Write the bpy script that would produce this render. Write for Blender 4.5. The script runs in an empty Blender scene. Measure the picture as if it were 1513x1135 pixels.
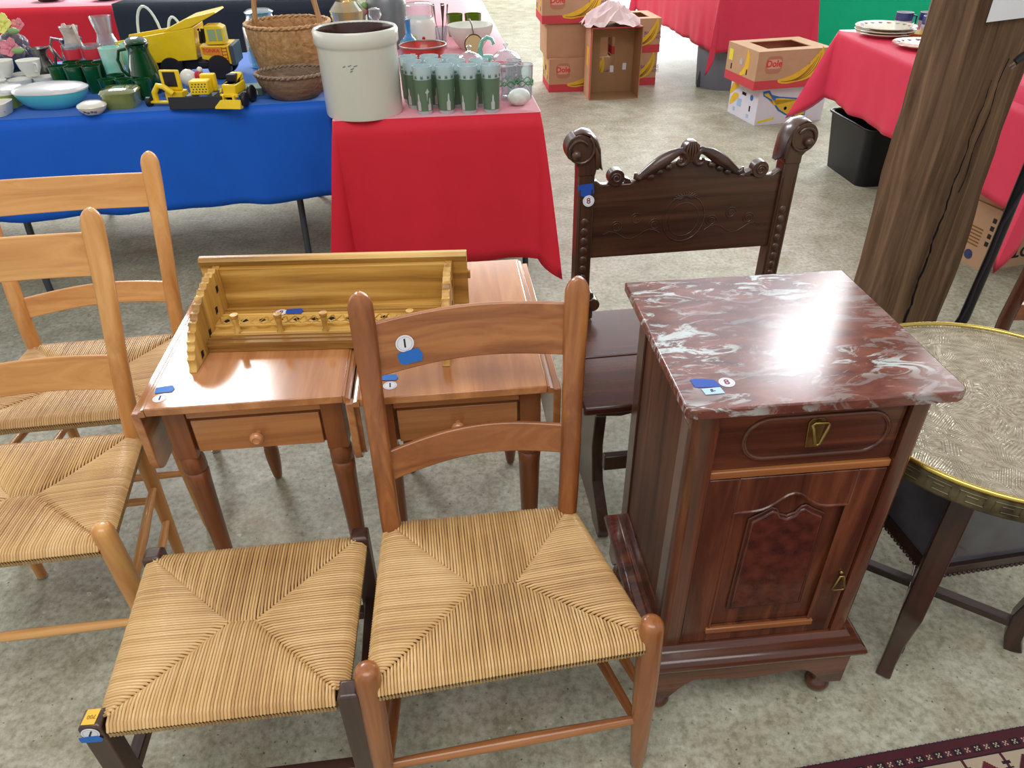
import bpy, math, random
from mathutils import Vector, Matrix
random.seed(7)
PI=math.pi; R=math.radians
COL=bpy.context.scene.collection
V=Vector

# ---------------------------------------------------------------- helpers
class MB:
    """collects shapes into one mesh"""
    def __init__(s): s.v=[];s.f=[];s.m=[];s.cur=0
    def add(s,vs,fs,mi=None):
        b=len(s.v); s.v+= [tuple(p) for p in vs]; s.f+=[tuple(i+b for i in f) for f in fs]; s.m+=[s.cur if mi is None else mi]*len(fs)
        return s
    def box(s,x0,y0,z0,x1,y1,z1,mi=None,mat=None):
        P=[V((x,y,z)) for z in(z0,z1) for y in(y0,y1) for x in(x0,x1)]
        if mat: P=[mat@p for p in P]
        return s.add(P,[(0,2,3,1),(4,5,7,6),(0,1,5,4),(2,6,7,3),(0,4,6,2),(1,3,7,5)],mi)
    def prism(s,pts,a,b,ax='z',mi=None,mat=None):
        n=len(pts)
        def T(p,h):
            if ax=='z': q=V((p[0],p[1],h))
            elif ax=='y': q=V((p[0],h,p[1]))
            else: q=V((h,p[0],p[1]))
            return mat@q if mat else q
        A=[T(p,a) for p in pts]; B=[T(p,b) for p in pts]
        return s.add(A+B,[tuple(range(n))[::-1],tuple(range(n,2*n))]+[(i,(i+1)%n,n+(i+1)%n,n+i) for i in range(n)],mi)
    def lathe(s,prof,seg=24,c=(0,0,0),mat=None,caps=True,sx=1,sy=1,mi=None,sq=None,wob=0):
        vs=[];fs=[];n=len(prof);c=V(c)
        for r,z in prof:
            for k in range(seg):
                t=2*PI*k/seg; ct,st=math.cos(t),math.sin(t); rr=r
                if sq: rr=r/((abs(ct)**sq+abs(st)**sq)**(1/sq))
                if wob: rr*=1+wob*(random.random()-.5)
                p=V((rr*ct*sx,rr*st*sy,z)); p=(mat@p) if mat else p
                vs.append(p+c)
        for i in range(n-1):
            for k in range(seg):
                fs.append((i*seg+k,i*seg+(k+1)%seg,(i+1)*seg+(k+1)%seg,(i+1)*seg+k))
        if caps:
            if prof[0][0]>1e-5: fs.append(tuple(range(seg))[::-1])
            if prof[-1][0]>1e-5: fs.append(tuple(range((n-1)*seg,n*seg)))
        return s.add(vs,fs,mi)
    def tube(s,pts,rad,seg=10,a=1,b=1,up=(0,0,1),mi=None,closed=False,sq=None,cap=True):
        pts=[V(p) for p in pts]; n=len(pts); up=V(up)
        if not hasattr(rad,'__len__'): rad=[rad]*n
        vs=[];fs=[]
        for i,p in enumerate(pts):
            if closed: t=pts[(i+1)%n]-pts[i-1]
            else: t=pts[min(i+1,n-1)]-pts[max(i-1,0)]
            t.normalize(); side=t.cross(up)
            if side.length<1e-3: side=t.cross(V((1,0,0)))
            side.normalize(); u=side.cross(t)
            for k in range(seg):
                th=2*PI*k/seg+ (PI/seg if sq else 0); ct,st=math.cos(th),math.sin(th); q=1
                if sq: q=1/((abs(ct)**sq+abs(st)**sq)**(1/sq))
                vs.append(p+side*(ct*rad[i]*a*q)+u*(st*rad[i]*b*q))
        m=n if closed else n-1
        for i in range(m):
            j=(i+1)%n
            for k in range(seg): fs.append((i*seg+k,i*seg+(k+1)%seg,j*seg+(k+1)%seg,j*seg+k))
        if cap and not closed: fs+= [tuple(range(seg))[::-1],tuple(range((n-1)*seg,n*seg))]
        return s.add(vs,fs,mi)
    def grid(s,fn,nu,nv,mi=None,wrap=False):
        vs=[fn(i/nu,j/nv) for j in range(nv+1) for i in range(nu+1)]
        fs=[(j*(nu+1)+i,j*(nu+1)+i+1,(j+1)*(nu+1)+i+1,(j+1)*(nu+1)+i) for j in range(nv) for i in range(nu)]
        return s.add(vs,fs,mi)
    def sphere(s,c,r,sx=1,sy=1,sz=1,n=12,mi=None):
        prof=[(max(1e-6,r*math.cos(t)),r*math.sin(t)*sz) for t in [(-PI/2+PI*i/n) for i in range(n+1)]]
        return s.lathe(prof,2*n,c,caps=False,sx=sx,sy=sy,mi=mi)
    def build(s,name,mat,parent=None,smooth=35,bevel=0,solid=0,sub=0,loc=None,rot=None):
        me=bpy.data.meshes.new(name); me.from_pydata(s.v,[],s.f)
        mats=mat if isinstance(mat,(list,tuple)) else [mat]
        for m in mats: me.materials.append(m)
        if len(mats)>1: me.polygons.foreach_set('material_index',s.m)
        import bmesh
        bm=bmesh.new(); bm.from_mesh(me)
        if not solid: bmesh.ops.recalc_face_normals(bm,faces=bm.faces)
        bm.to_mesh(me); bm.free()
        if smooth:
            me.shade_smooth()
            if smooth<170: me.set_sharp_from_angle(angle=R(smooth))
        o=bpy.data.objects.new(name,me); COL.objects.link(o)
        if parent: o.parent=parent
        if loc: o.location=loc
        if rot: o.rotation_euler=rot
        if bevel:
            b=o.modifiers.new('b','BEVEL'); b.width=bevel; b.segments=2; b.limit_method='ANGLE'; b.angle_limit=R(40)
        if solid:
            b=o.modifiers.new('s','SOLIDIFY'); b.thickness=solid; b.offset=-1
        if sub:
            b=o.modifiers.new('u','SUBSURF'); b.levels=sub; b.render_levels=sub
        return o

def tag(o,label=None,cat=None,group=None,kind=None):
    if label: o['label']=label
    if cat: o['category']=cat
    if group: o['group']=group
    if kind: o['kind']=kind
    return o
def thing(name,label,cat,loc=(0,0,0),rz=0,group=None):
    o=bpy.data.objects.new(name,None); COL.objects.link(o); o.empty_display_size=.05
    o.location=loc; o.rotation_euler=(0,0,rz); return tag(o,label,cat,group)
def copy_thing(o,loc,rz,label):
    r=o.copy(); COL.objects.link(r); r.location=loc; r.rotation_euler=(0,0,rz); r['label']=label
    for ch in list(o.children):
        c=ch.copy(); COL.objects.link(c); c.parent=r
        for g in list(ch.children):
            d=g.copy(); COL.objects.link(d); d.parent=c
    return r
def text(name,s,size,mat,parent,M,extrude=.0004,align='CENTER',bold=0):
    cu=bpy.data.curves.new(name,'FONT'); cu.body=s; cu.size=size; cu.extrude=extrude; cu.align_x=align; cu.align_y='CENTER'; cu.offset=bold; cu.resolution_u=3
    t=bpy.data.objects.new(name,cu); COL.objects.link(t)
    bpy.context.view_layer.update()
    dg=bpy.context.evaluated_depsgraph_get()
    me=bpy.data.meshes.new_from_object(t.evaluated_get(dg)); me.materials.clear(); me.materials.append(mat)
    bpy.data.objects.remove(t); bpy.data.curves.remove(cu)
    me.transform(M)
    o=bpy.data.objects.new(name,me); COL.objects.link(o)
    if parent: o.parent=parent
    return o
def frame(o,x,y):
    """matrix with origin o, local x and y axes"""
    x=V(x).normalized(); y=V(y); y=(y-x*y.dot(x)).normalized(); z=x.cross(y)
    M=Matrix.Identity(4)
    for i in range(3): M[i][0]=x[i];M[i][1]=y[i];M[i][2]=z[i];M[i][3]=o[i]
    return M

# ---------------------------------------------------------------- materials
def srgb(c):
    return tuple(((x/255)/12.92 if x/255<=.04045 else ((x/255+.055)/1.055)**2.4) for x in c)+(1,)
def newmat(name):
    m=bpy.data.materials.new(name); m.use_nodes=True; nt=m.node_tree; return m,nt,nt.nodes['Principled BSDF']
def plain(name,c,rough=.5,metal=0,coat=0,spec=.5,trans=0,bump=0,bscale=60,var=0,vscale=8,sheen=0,c2=None,alpha=1,ior=1.45):
    m,nt,b=newmat(name); N=nt.nodes; L=nt.links
    b.inputs['Base Color'].default_value=srgb(c); b.inputs['Roughness'].default_value=rough; b.inputs['Metallic'].default_value=metal
    b.inputs['Coat Weight'].default_value=coat; b.inputs['Specular IOR Level'].default_value=spec; b.inputs['Transmission Weight'].default_value=trans
    b.inputs['IOR'].default_value=ior; b.inputs['Alpha'].default_value=alpha
    tc=N.new('ShaderNodeTexCoord')
    nz=N.new('ShaderNodeTexNoise'); nz.inputs['Scale'].default_value=vscale; nz.inputs['Detail'].default_value=5; L.new(tc.outputs['Object'],nz.inputs['Vector'])
    cr=N.new('ShaderNodeValToRGB'); a=srgb(c); k=c2 and srgb(c2) or tuple(x*(1-max(var,.06)) for x in a[:3])+(1,)
    cr.color_ramp.elements[0].color=k; cr.color_ramp.elements[1].color=a; cr.color_ramp.elements[0].position=.3; cr.color_ramp.elements[1].position=.65
    L.new(nz.outputs['Fac'],cr.inputs['Fac']); L.new(cr.outputs['Color'],b.inputs['Base Color'])
    if bump:
        n2=N.new('ShaderNodeTexNoise'); n2.inputs['Scale'].default_value=bscale; n2.inputs['Detail'].default_value=3; L.new(tc.outputs['Object'],n2.inputs['Vector'])
        bp=N.new('ShaderNodeBump'); bp.inputs['Strength'].default_value=bump; bp.inputs['Distance'].default_value=.002
        L.new(n2.outputs['Fac'],bp.inputs['Height']); L.new(bp.outputs['Normal'],b.inputs['Normal'])
    return m
def wood(name,c1,c2,axis='z',rough=.32,scale=22,coat=.3,c3=None,str_=.12,spec=.5):
    """c1 dark grain, c2 light"""
    m,nt,b=newmat(name); N=nt.nodes; L=nt.links
    tc=N.new('ShaderNodeTexCoord'); mp=N.new('ShaderNodeMapping'); L.new(tc.outputs['Object'],mp.inputs['Vector'])
    s=[scale]*3; s['xyz'.index(axis)]=scale*.06; mp.inputs['Scale'].default_value=s; mp.inputs['Location'].default_value=(3.1,1.7,.4)
    n1=N.new('ShaderNodeTexNoise'); n1.inputs['Scale'].default_value=1; n1.inputs['Detail'].default_value=7; n1.inputs['Roughness'].default_value=.6; n1.inputs['Distortion'].default_value=.9
    L.new(mp.outputs['Vector'],n1.inputs['Vector'])
    cr=N.new('ShaderNodeValToRGB'); e=cr.color_ramp.elements; e[0].color=srgb(c1); e[0].position=.3; e[1].color=srgb(c2); e[1].position=.68
    if c3: x=e.new(.5); x.color=srgb(c3)
    L.new(n1.outputs['Fac'],cr.inputs['Fac'])
    n2=N.new('ShaderNodeTexNoise'); n2.inputs['Scale'].default_value=2.3; n2.inputs['Detail'].default_value=2; L.new(tc.outputs['Object'],n2.inputs['Vector'])
    mx=N.new('ShaderNodeMix'); mx.data_type='RGBA'; mx.blend_type='MULTIPLY'; mx.inputs[0].default_value=.35
    L.new(cr.outputs['Color'],mx.inputs[6]); L.new(n2.outputs['Color'],mx.inputs[7])
    mr=N.new('ShaderNodeMapRange'); mr.inputs['From Min'].default_value=.3; mr.inputs['From Max'].default_value=.7; mr.inputs['To Min'].default_value=.6; mr.inputs['To Max'].default_value=1
    L.new(n2.outputs['Fac'],mr.inputs['Value']); cb=N.new('ShaderNodeCombineColor')
    for i in range(3): L.new(mr.outputs['Result'],cb.inputs[i])
    L.new(cb.outputs['Color'],mx.inputs[7])
    L.new(mx.outputs[2],b.inputs['Base Color'])
    b.inputs['Roughness'].default_value=rough; b.inputs['Coat Weight'].default_value=coat; b.inputs['Coat Roughness'].default_value=.12; b.inputs['Specular IOR Level'].default_value=spec
    bp=N.new('ShaderNodeBump'); bp.inputs['Strength'].default_value=str_; bp.inputs['Distance'].default_value=.001; L.new(n1.outputs['Fac'],bp.inputs['Height']); L.new(bp.outputs['Normal'],b.inputs['Normal'])
    return m
def woods(name,c1,c2,**k): return {a:wood(name+'_'+a,c1,c2,a,**k) for a in 'xyz'}
def glass(name,c,rough=.03,fac=.12,alpha=.25):
    """thin clear glass: tinted transparency with a glossy skin"""
    m,nt,b=newmat(name); N=nt.nodes; L=nt.links; out=N['Material Output']; N.remove(b)
    tr=N.new('ShaderNodeBsdfTransparent'); tr.inputs['Color'].default_value=srgb(c)
    gl=N.new('ShaderNodeBsdfGlossy'); gl.inputs['Roughness'].default_value=rough; gl.inputs['Color'].default_value=(.95,.95,.95,1)
    df=N.new('ShaderNodeBsdfDiffuse'); df.inputs['Color'].default_value=srgb(c)
    fr=N.new('ShaderNodeLayerWeight'); fr.inputs['Blend'].default_value=fac
    m1=N.new('ShaderNodeMixShader'); m1.inputs['Fac'].default_value=alpha; L.new(tr.outputs[0],m1.inputs[1]); L.new(df.outputs[0],m1.inputs[2])
    m2=N.new('ShaderNodeMixShader'); L.new(fr.outputs['Facing'],m2.inputs['Fac']); L.new(m1.outputs[0],m2.inputs[1]); L.new(gl.outputs[0],m2.inputs[2])
    L.new(m2.outputs[0],out.inputs['Surface']); return m
# ---------------------------------------------------------------- camera
cd=bpy.data.cameras.new('camera'); cam=bpy.data.objects.new('camera',cd); COL.objects.link(cam)
cd.sensor_fit='HORIZONTAL'; cd.sensor_width=36; cd.lens=36*1070/1513; cd.clip_start=.02; cd.clip_end=200
_p,_r=R(34.9),R(-1.1)
_F=V((0,math.cos(_p),-math.sin(_p)));_X=V((1,0,0));_U=V((0,math.sin(_p),math.cos(_p)))
_RR=_X*math.cos(_r)+_U*math.sin(_r); _UU=_U*math.cos(_r)-_X*math.sin(_r)
cam.matrix_world=Matrix(((_RR.x,_UU.x,-_F.x,0),(_RR.y,_UU.y,-_F.y,0),(_RR.z,_UU.z,-_F.z,1.45),(0,0,0,1)))
bpy.context.scene.camera=cam
sc=bpy.context.scene
sc.view_settings.view_transform='Standard'; sc.view_settings.look='None'; sc.view_settings.gamma=1; sc.view_settings.use_curve_mapping=False
sc.view_settings.exposure=0.0

# ---------------------------------------------------------------- materials
M_light=woods('honey_maple',(190,124,62),(234,178,108),c3=(216,156,88),rough=.3)
M_dark=woods('brown_maple',(122,66,32),(186,122,68),c3=(156,94,50),rough=.28)
M_stool=woods('walnut_stain',(48,30,24),(88,58,44),rough=.35)
M_table=woods('cherry_finish',(150,94,54),(208,146,94),c3=(182,120,72),rough=.16,scale=16,coat=.6)
M_tabdark=woods('cherry_leg',(96,50,26),(150,88,48),rough=.3)
M_night=woods('mahogany',(60,31,21),(124,70,44),c3=(92,49,31),rough=.24,scale=26)
M_nightd=woods('mahogany_dark',(52,24,18),(92,46,32),rough=.25,scale=30)
M_oak=woods('dark_oak',(46,28,20),(92,60,42),rough=.3,scale=28)
M_brassleg=woods('brass_table_leg',(38,22,18),(72,44,34),rough=.28)
M_gilt=woods('gilt_paint',(118,72,28),(236,194,108),c3=(196,148,66),rough=.42,scale=20,coat=.05,str_=.4)
M_post=woods('old_beam',(78,56,42),(138,110,84),c3=(108,84,62),rough=.85,scale=26,coat=0,str_=1.0,spec=.2)
M_paper=plain('white_paper',(232,234,238),.6); M_ink=plain('black_ink',(30,30,34),.6); M_inkp=plain('purple_ink',(130,70,90),.6)
M_tape=plain('blue_tape',(38,112,196),.55); M_tapeD=plain('deep_blue_tape',(30,78,170),.55)
M_yellowtag=plain('yellow_tag',(236,186,60),.5)
M_black=plain('black_metal',(26,28,32),.4); M_glide=plain('nickel_glide',(190,190,190),.2,metal=1)
M_dkhole=plain('dark_gap',(14,10,8),.9)

# rush
def rush_mat():
    m,nt,b=newmat('rush_cord'); N=nt.nodes; L=nt.links
    g=N.new('ShaderNodeNewGeometry'); cr=N.new('ShaderNodeValToRGB'); e=cr.color_ramp.elements
    e[0].color=srgb((158,114,70)); e[1].color=srgb((228,192,136)); x=e.new(.5); x.color=srgb((206,166,108))
    tc=N.new('ShaderNodeTexCoord'); n=N.new('ShaderNodeTexNoise'); n.inputs['Scale'].default_value=5; n.inputs['Detail'].default_value=3; L.new(tc.outputs['Object'],n.inputs['Vector'])
    a=N.new('ShaderNodeMath'); a.operation='MULTIPLY_ADD'; a.inputs[1].default_value=.35; L.new(g.outputs['Random Per Island'],a.inputs[0]); 
    s=N.new('ShaderNodeMath'); s.operation='MULTIPLY_ADD'; s.inputs[1].default_value=1.5; s.inputs[2].default_value=-.42; L.new(n.outputs['Fac'],s.inputs[0]); L.new(s.outputs[0],a.inputs[2])
    L.new(a.outputs[0],cr.inputs['Fac']); L.new(cr.outputs['Color'],b.inputs['Base Color']); b.inputs['Roughness'].default_value=.36; b.inputs['Coat Weight'].default_value=.25
    return m
M_rush=rush_mat(); M_under=plain('rush_underside',(84,58,32),.8)
M_side=wood('mahogany_side',(66,38,26),(120,76,52),'z',rough=.5,scale=26,coat=0,spec=.3)

# ---------------------------------------------------------------- floor
def floor_mat():
    m,nt,b=newmat('concrete'); N=nt.nodes; L=nt.links; tc=N.new('ShaderNodeTexCoord')
    def nz(s,d=6,r=.6,dist=0):
        n=N.new('ShaderNodeTexNoise'); n.inputs['Scale'].default_value=s; n.inputs['Detail'].default_value=d; n.inputs['Roughness'].default_value=r; n.inputs['Distortion'].default_value=dist; L.new(tc.outputs['Object'],n.inputs['Vector']); return n
    def ramp(f,p0,c0,p1,c1):
        c=N.new('ShaderNodeValToRGB'); c.color_ramp.elements[0].position=p0; c.color_ramp.elements[0].color=c0; c.color_ramp.elements[1].position=p1; c.color_ramp.elements[1].color=c1; L.new(f,c.inputs['Fac']); return c
    def mul(a,b_,f,bt='MULTIPLY'):
        x=N.new('ShaderNodeMix'); x.data_type='RGBA'; x.blend_type=bt
        if isinstance(f,float): x.inputs[0].default_value=f
        else: L.new(f,x.inputs[0])
        L.new(a,x.inputs[6]); L.new(b_,x.inputs[7]); return x.outputs[2]
    W=(1,1,1,1)
    big=ramp(nz(1.1,4).outputs['Fac'],.3,srgb((176,176,154)),.7,srgb((206,204,186)))
    mid=ramp(nz(7,8,.7,.5).outputs['Fac'],.35,srgb((214,211,200)),.62,W)
    fine=ramp(nz(60,4,.7).outputs['Fac'],.34,srgb((188,184,172)),.6,W)
    speck=ramp(nz(95,2,.5).outputs['Fac'],.27,srgb((90,86,78)),.31,W)
    c=mul(big.outputs[0],mid.outputs[0],1.0); c=mul(c,fine.outputs[0],.8); c=mul(c,speck.outputs[0],.8)
    st=ramp(nz(2.6,5,.6,.8).outputs['Fac'],.58,(0,0,0,1),.72,(.5,.5,.5,1)); rc=N.new('ShaderNodeRGB'); rc.outputs[0].default_value=srgb((150,118,84))
    c=mul(c,rc.outputs[0],st.outputs[0],'MIX')
    ws=ramp(nz(38,3,.5).outputs['Fac'],.70,(0,0,0,1),.74,(.6,.6,.6,1)); wc=N.new('ShaderNodeRGB'); wc.outputs[0].default_value=srgb((216,214,204))
    c=mul(c,wc.outputs[0],ws.outputs[0],'MIX')
    L.new(c,b.inputs['Base Color']); b.inputs['Roughness'].default_value=.5; b.inputs['Specular IOR Level'].default_value=.4
    bp=N.new('ShaderNodeBump'); bp.inputs['Strength'].default_value=.12; bp.inputs['Distance'].default_value=.002; L.new(nz(30,6,.7).outputs['Fac'],bp.inputs['Height']); L.new(bp.outputs['Normal'],b.inputs['Normal'])
    return m
f=MB(); f.box(-9,-4,-.1,11,15,0); tag(f.build('floor',floor_mat(),smooth=0),kind='structure')
# the hall: side and far walls with daylight openings, all beyond the picture
M_wall=plain('barn_wall',(196,192,184),.8)
w=MB(); w.box(-9,15,0,1.5,15.15,4.6); w.box(6.5,15,0,11,15.15,4.6); w.box(1.5,15,3.6,6.5,15.15,4.6); tag(w.build('wall_back',M_wall,smooth=0),kind='structure')
w=MB(); w.box(-9.15,-4,0,-9,15,1.1); w.box(-9.15,-4,3.4,-9,15,4.6)
for y in(-4,1,6,11,14): w.box(-9.15,y,1.1,-9,y+1,3.4)
tag(w.build('wall_left',M_wall,smooth=0),kind='structure')
w=MB(); w.box(11,-4,0,11.15,15,4.6); tag(w.build('wall_right',M_wall,smooth=0),kind='structure')

# ---------------------------------------------------------------- light
wd=bpy.data.worlds.new('World'); sc.world=wd; wd.use_nodes=True
bg=wd.node_tree.nodes['Background']; bg.inputs[0].default_value=(.97,.97,1,1); bg.inputs[1].default_value=.68
def area(name,loc,target,sx,sy,power,col=(1,1,1)):
    l=bpy.data.lights.new(name,'AREA'); l.shape='RECTANGLE'; l.size=sx; l.size_y=sy; l.energy=power; l.color=col
    o=bpy.data.objects.new(name,l); COL.objects.link(o); o.location=loc
    o.rotation_euler=(V(target)-V(loc)).to_track_quat('-Z','Y').to_euler(); return o
area('skylight_core',(3.15,6.6,4.38),(2.6,5.6,0),.7,.9,30,(.93,.96,1))
area('skylight_right',(3.0,7.5,4.42),(2.6,6.0,0),2.2,3.0,34,(.80,.90,1))
area('skylight_left',(-3.75,7.3,4.4),(-3.2,5.5,0),1.5,3.0,270,(.96,.98,1))
area('barn_door_daylight',(4,14.6,1.9),(2,4,.4),4.8,3.2,720,(.96,.98,1))
area('window_daylight',(-8.6,6,2.3),(0,4,0),8,2.2,100,(1,.98,.95))
area('fill_light_near',(-.3,-.6,4.3),(0,.6,0),3.5,2.0,95,(1,.98,.94))  # unseen fill light added overhead to brighten the near floor
area('fill_light_far_right',(6.3,9.6,4.42),(5.0,8.0,0),2.6,4.5,230,(1,.99,.97))  # added fill light, out of view, brightens the far floor and boxes
area('fill_light_far_middle',(.4,12.6,4.42),(.6,9.0,0),4.5,2.2,230,(1,.99,.97))  # second added fill for the far floor, kept clear of tabletop reflections
# ---------------------------------------------------------------- rush chairs
def rush_seat(bl_,br_,fl,fr,zr,parent,sag=.009,rr=.0185,pitch=.0053):
    """woven rush seat on four rails; corners are local xy"""
    mb=MB(); cr=.0027
    fl,fr,bl,br=[V((p[0],p[1],0)) for p in(fl,fr,bl_,br_)]
    dep=((bl.y+br.y)-(fl.y+fr.y))/2; wid=((fr-fl).length+(br-bl).length)/2
    c=(fl+fr+bl+br)/4; ap=max(.012,wid/2-dep/2)
    AL=c+V((-ap,0,0)); AR=c+V((ap,0,0))
    def isect(p,d,a,b):
        # ray p+t d with segment a-b -> t
        e=b-a; den=d.x*e.y-d.y*e.x
        if abs(den)<1e-9: return None
        t=((a.x-p.x)*e.y-(a.y-p.y)*e.x)/den; s=((a.x-p.x)*d.y-(a.y-p.y)*d.x)/den
        return t if -1e-4<=s<=1.0001 and t>0 else None
    def section(a,b,d,segs):
        n=int((b-a).length/pitch); out=V((-d.x,-d.y,0))
        for i in range(n):
            s=(i+.5)/n; p=a.lerp(b,s)
            ts=[t for t in(isect(p,d,*sg) for sg in segs) if t]
            if not ts: continue
            t=min(ts); jit=random.uniform(-.0005,.0005)
            pts=[]
            for ang in(-105,-65,-25,15,55,90):
                th=R(ang); pts.append(p+out*(rr*math.cos(th))+V((0,0,zr+(rr+jit)*math.sin(th))))
            full=dep/2
            for k in(.2,.45,.7,.9,1):
                q=p+d*(t*k); dd=min(1,t*k/full)
                z=zr+rr+jit-sag*math.sin(dd*PI/2)+.003*math.sin(PI*k) - (.004 if k==1 else 0)
                q.z=z; q.x+=random.uniform(-.0003,.0003); pts.append(q)
            mb.tube(pts,cr,5,cap=False,up=(0,0,1) )
    section(fl,fr,V((0,1,0)),[(fl,AL),(AL,AR),(AR,fr)])
    section(br,bl,V((0,-1,0)),[(bl,AL),(AL,AR),(AR,br)])
    section(bl,fl,V((1,0,0)),[(fl,AL),(AL,bl)])
    section(fr,br,V((-1,0,0)),[(fr,AR),(AR,br)])
    mb.cur=1
    mb.add([(p.x,p.y,zr+.0015) for p in(fl,fr,br,bl)]+[(p.x,p.y,zr-.012) for p in(fl,fr,br,bl)],[(0,1,2,3),(7,6,5,4)])
    return mb.build('rush_seat',[M_rush,M_under],parent,smooth=80)

def sticker(parent,M,num='1',r=.0135,ink=None,tape=None,tmat=None,seed=0):
    """round paper price sticker; tape=(dx,dy,w,h,rot) in the sticker plane"""
    m=MB(); m.lathe([(0,.0002),(r,.0002),(r,.0007),(0,.0007)],24,caps=False,mat=M)
    s=m.build('price_sticker',M_paper,parent,smooth=0)
    m=MB(); m.lathe([(r*.82,.0007),(r*.82,.0009),(r*.78,.0009),(r*.78,.0007)],24,caps=False,mat=M); m.build('printed_ring',M_ring,s,smooth=0)
    if num: text('number',num,r*1.45,ink or M_ink,s,M@Matrix.Translation((0,0,.0008)),bold=.0003)
    if tape:
        dx,dy,w_,h,a=tape; rnd=random.Random(seed); m=MB()
        P=[(-w_/2,-h/2),(0,-h/2+.001),(w_/2,-h/2),(w_/2+.003,0),(w_/2-.002,h/2),(0,h/2),(-w_/2,h/2-.002),(-w_/2-.001,0)]
        P=[(x+rnd.uniform(-.001,.001),y+rnd.uniform(-.0015,.0015)) for x,y in P]
        m.prism(P,.0011,.0014,mat=M@Matrix.Translation((dx,dy,0))@Matrix.Rotation(a,4,'Z'))
        m.build('masking_tape',tmat or M_tape,parent,smooth=0)
    return s
M_ring=plain('sticker_ring',(176,160,190),.6)

def rush_chair(label,W,FL,FR,BL,BR,TL,TR,o,yaw,slats,zs=.415,group=None,rungs=(.20,.12)):
    """all points are world metres; o,yaw the chair's own frame"""
    t=thing('rush_seat_chair',label,'chair',(o[0],o[1],0),yaw,group)
    c,s=math.cos(yaw),math.sin(yaw)
    def L(p):
        dx,dy=p[0]-o[0],p[1]-o[1]; return V((c*dx+s*dy,-s*dx+c*dy,p[2] if len(p)>2 else 0))
    FL,FR,BL,BR,TL,TR=map(L,(FL,FR,BL,BR,TL,TR))
    zf=.455
    for p,sg in((FL,-1),(FR,1)):
        m=MB(); r=.0205
        prof=[(.012,.004),(.0145,.02),(.0175,.10),(.0205,.22),(.0215,.33),(.021,.42),(.0205,zf-.016),(.0185,zf-.007),(.0135,zf-.0015),(.006,zf),(0,zf+.0004)]
        m.lathe([(a,b) for a,b in prof],20); 
        # slight outward splay at the foot
        m.v=[(x+p.x+sg*.012*(1-z/zf)*1,y+p.y-.0*(1-z),z) for x,y,z in m.v]
        l=m.build('front_leg',W['z'],t,smooth=50)
        g=MB(); g.lathe([(.010,0),(.013,.001),(.0125,.005)],14,c=(p.x+sg*.012,p.y,0)); g.build('glide',M_glide,l)
    for p,tp,sg in((BL,TL,-1),(BR,TR,1)):
        m=MB(); pts=[];ra=[];tz=tp.z
        N=16
        foot=V((p.x+sg*.0,p.y+.03 if False else p.y-.01,0))
        for i in range(5):
            k=i/5; pts.append(V((foot.x+(p.x-foot.x)*k,foot.y+(p.y-foot.y)*k,zs*k+.003))); ra.append((.012+.007*k,.012+.008*k))
        for k in [i/N for i in range(N-1)]+[.94,.955,.97,.98,.988,.994,.998,1]:
            z=zs+(tz-zs)*k; e=k*k*(3-2*k)*.55+k*.45
            wd_=.0195-.002*math.sin(PI*min(1,k*1.2))+.003*k; th=.019-.0085*min(1,k*1.25)
            end=1
            if k>.931: end=math.sqrt(max(0.01,1-((k-.93)/.07)**2))
            pts.append(V((p.x+(tp.x-p.x)*k,p.y+(tp.y-p.y)*e,z))); ra.append((wd_*end,th*(.6+.4*end)))
        n=len(pts); vs=[];fs=[];S=14
        for i,q in enumerate(pts):
            kk=max(0,(q.z-zs)/(tz-zs)); sq=2+2.0*min(1,kk*2)
            for j in range(S):
                a=2*PI*j/S; ca,sa=math.cos(a),math.sin(a); g=1/((abs(ca)**sq+abs(sa)**sq)**(1/sq))
                vs.append((q.x+ca*ra[i][0]*g,q.y+sa*ra[i][1]*g,q.z))
        for i in range(n-1):
            for j in range(S): fs.append((i*S+j,i*S+(j+1)%S,(i+1)*S+(j+1)%S,(i+1)*S+j))
        fs+=[tuple(range(S))[::-1],tuple(range((n-1)*S,n*S))]
        m.add(vs,fs); l=m.build('back_post',W['z'],t,smooth=60)
        g=MB(); g.lathe([(.010,0),(.013,.001),(.0125,.005)],14,c=(foot.x,foot.y,0)); g.build('glide',M_glide,l)
    def post_at(p,tp,z):
        k=(z-zs)/(tp.z-zs); e=k*k*(3-2*k)*.55+k*.45; return V((p.x+(tp.x-p.x)*k,p.y+(tp.y-p.y)*e,z))
    for nm,(zt0,zb0,zt1,zb1,bow,arch) in zip(('top_slat','lower_slat'),slats):
        m=MB(); th=.009; nu=20
        def P(u,v,back):
            zt=zt0+(zt1-zt0)*u+arch*math.sin(PI*u); zb=zb0+(zb1-zb0)*u+arch*.8*math.sin(PI*u)
            z=zb+(zt-zb)*v; a=post_at(BL,TL,z); b=post_at(BR,TR,z); q=a.lerp(b,u); q.z=z
            q.y+=bow*math.sin(PI*u)+(th if back else 0)-.003; return q
        vs=[];fs=[]
        for i in range(nu+1):
            u=i/nu; vs+=[P(u,0,0),P(u,1,0),P(u,1,1),P(u,0,1)]
        for i in range(nu):
            for j in range(4): fs.append((i*4+j,i*4+(j+1)%4,(i+1)*4+(j+1)%4,(i+1)*4+j))
        fs+=[(0,1,2,3),(nu*4+3,nu*4+2,nu*4+1,nu*4)]
        m.add(vs,fs); m.build(nm,W['x'],t,smooth=40,bevel=.0022)
    def rung(a,b,z0,z1,ax):
        m=MB(); P=[a.lerp(b,k) for k in(0,.15,.5,.85,1)]
        for i,q in enumerate(P): q.z=z0+(z1-z0)*(0,.15,.5,.85,1)[i]
        m.tube(P,[.008,.0095,.0115,.0095,.008],10); m.build('stretcher',W[ax],t,smooth=60)
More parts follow.
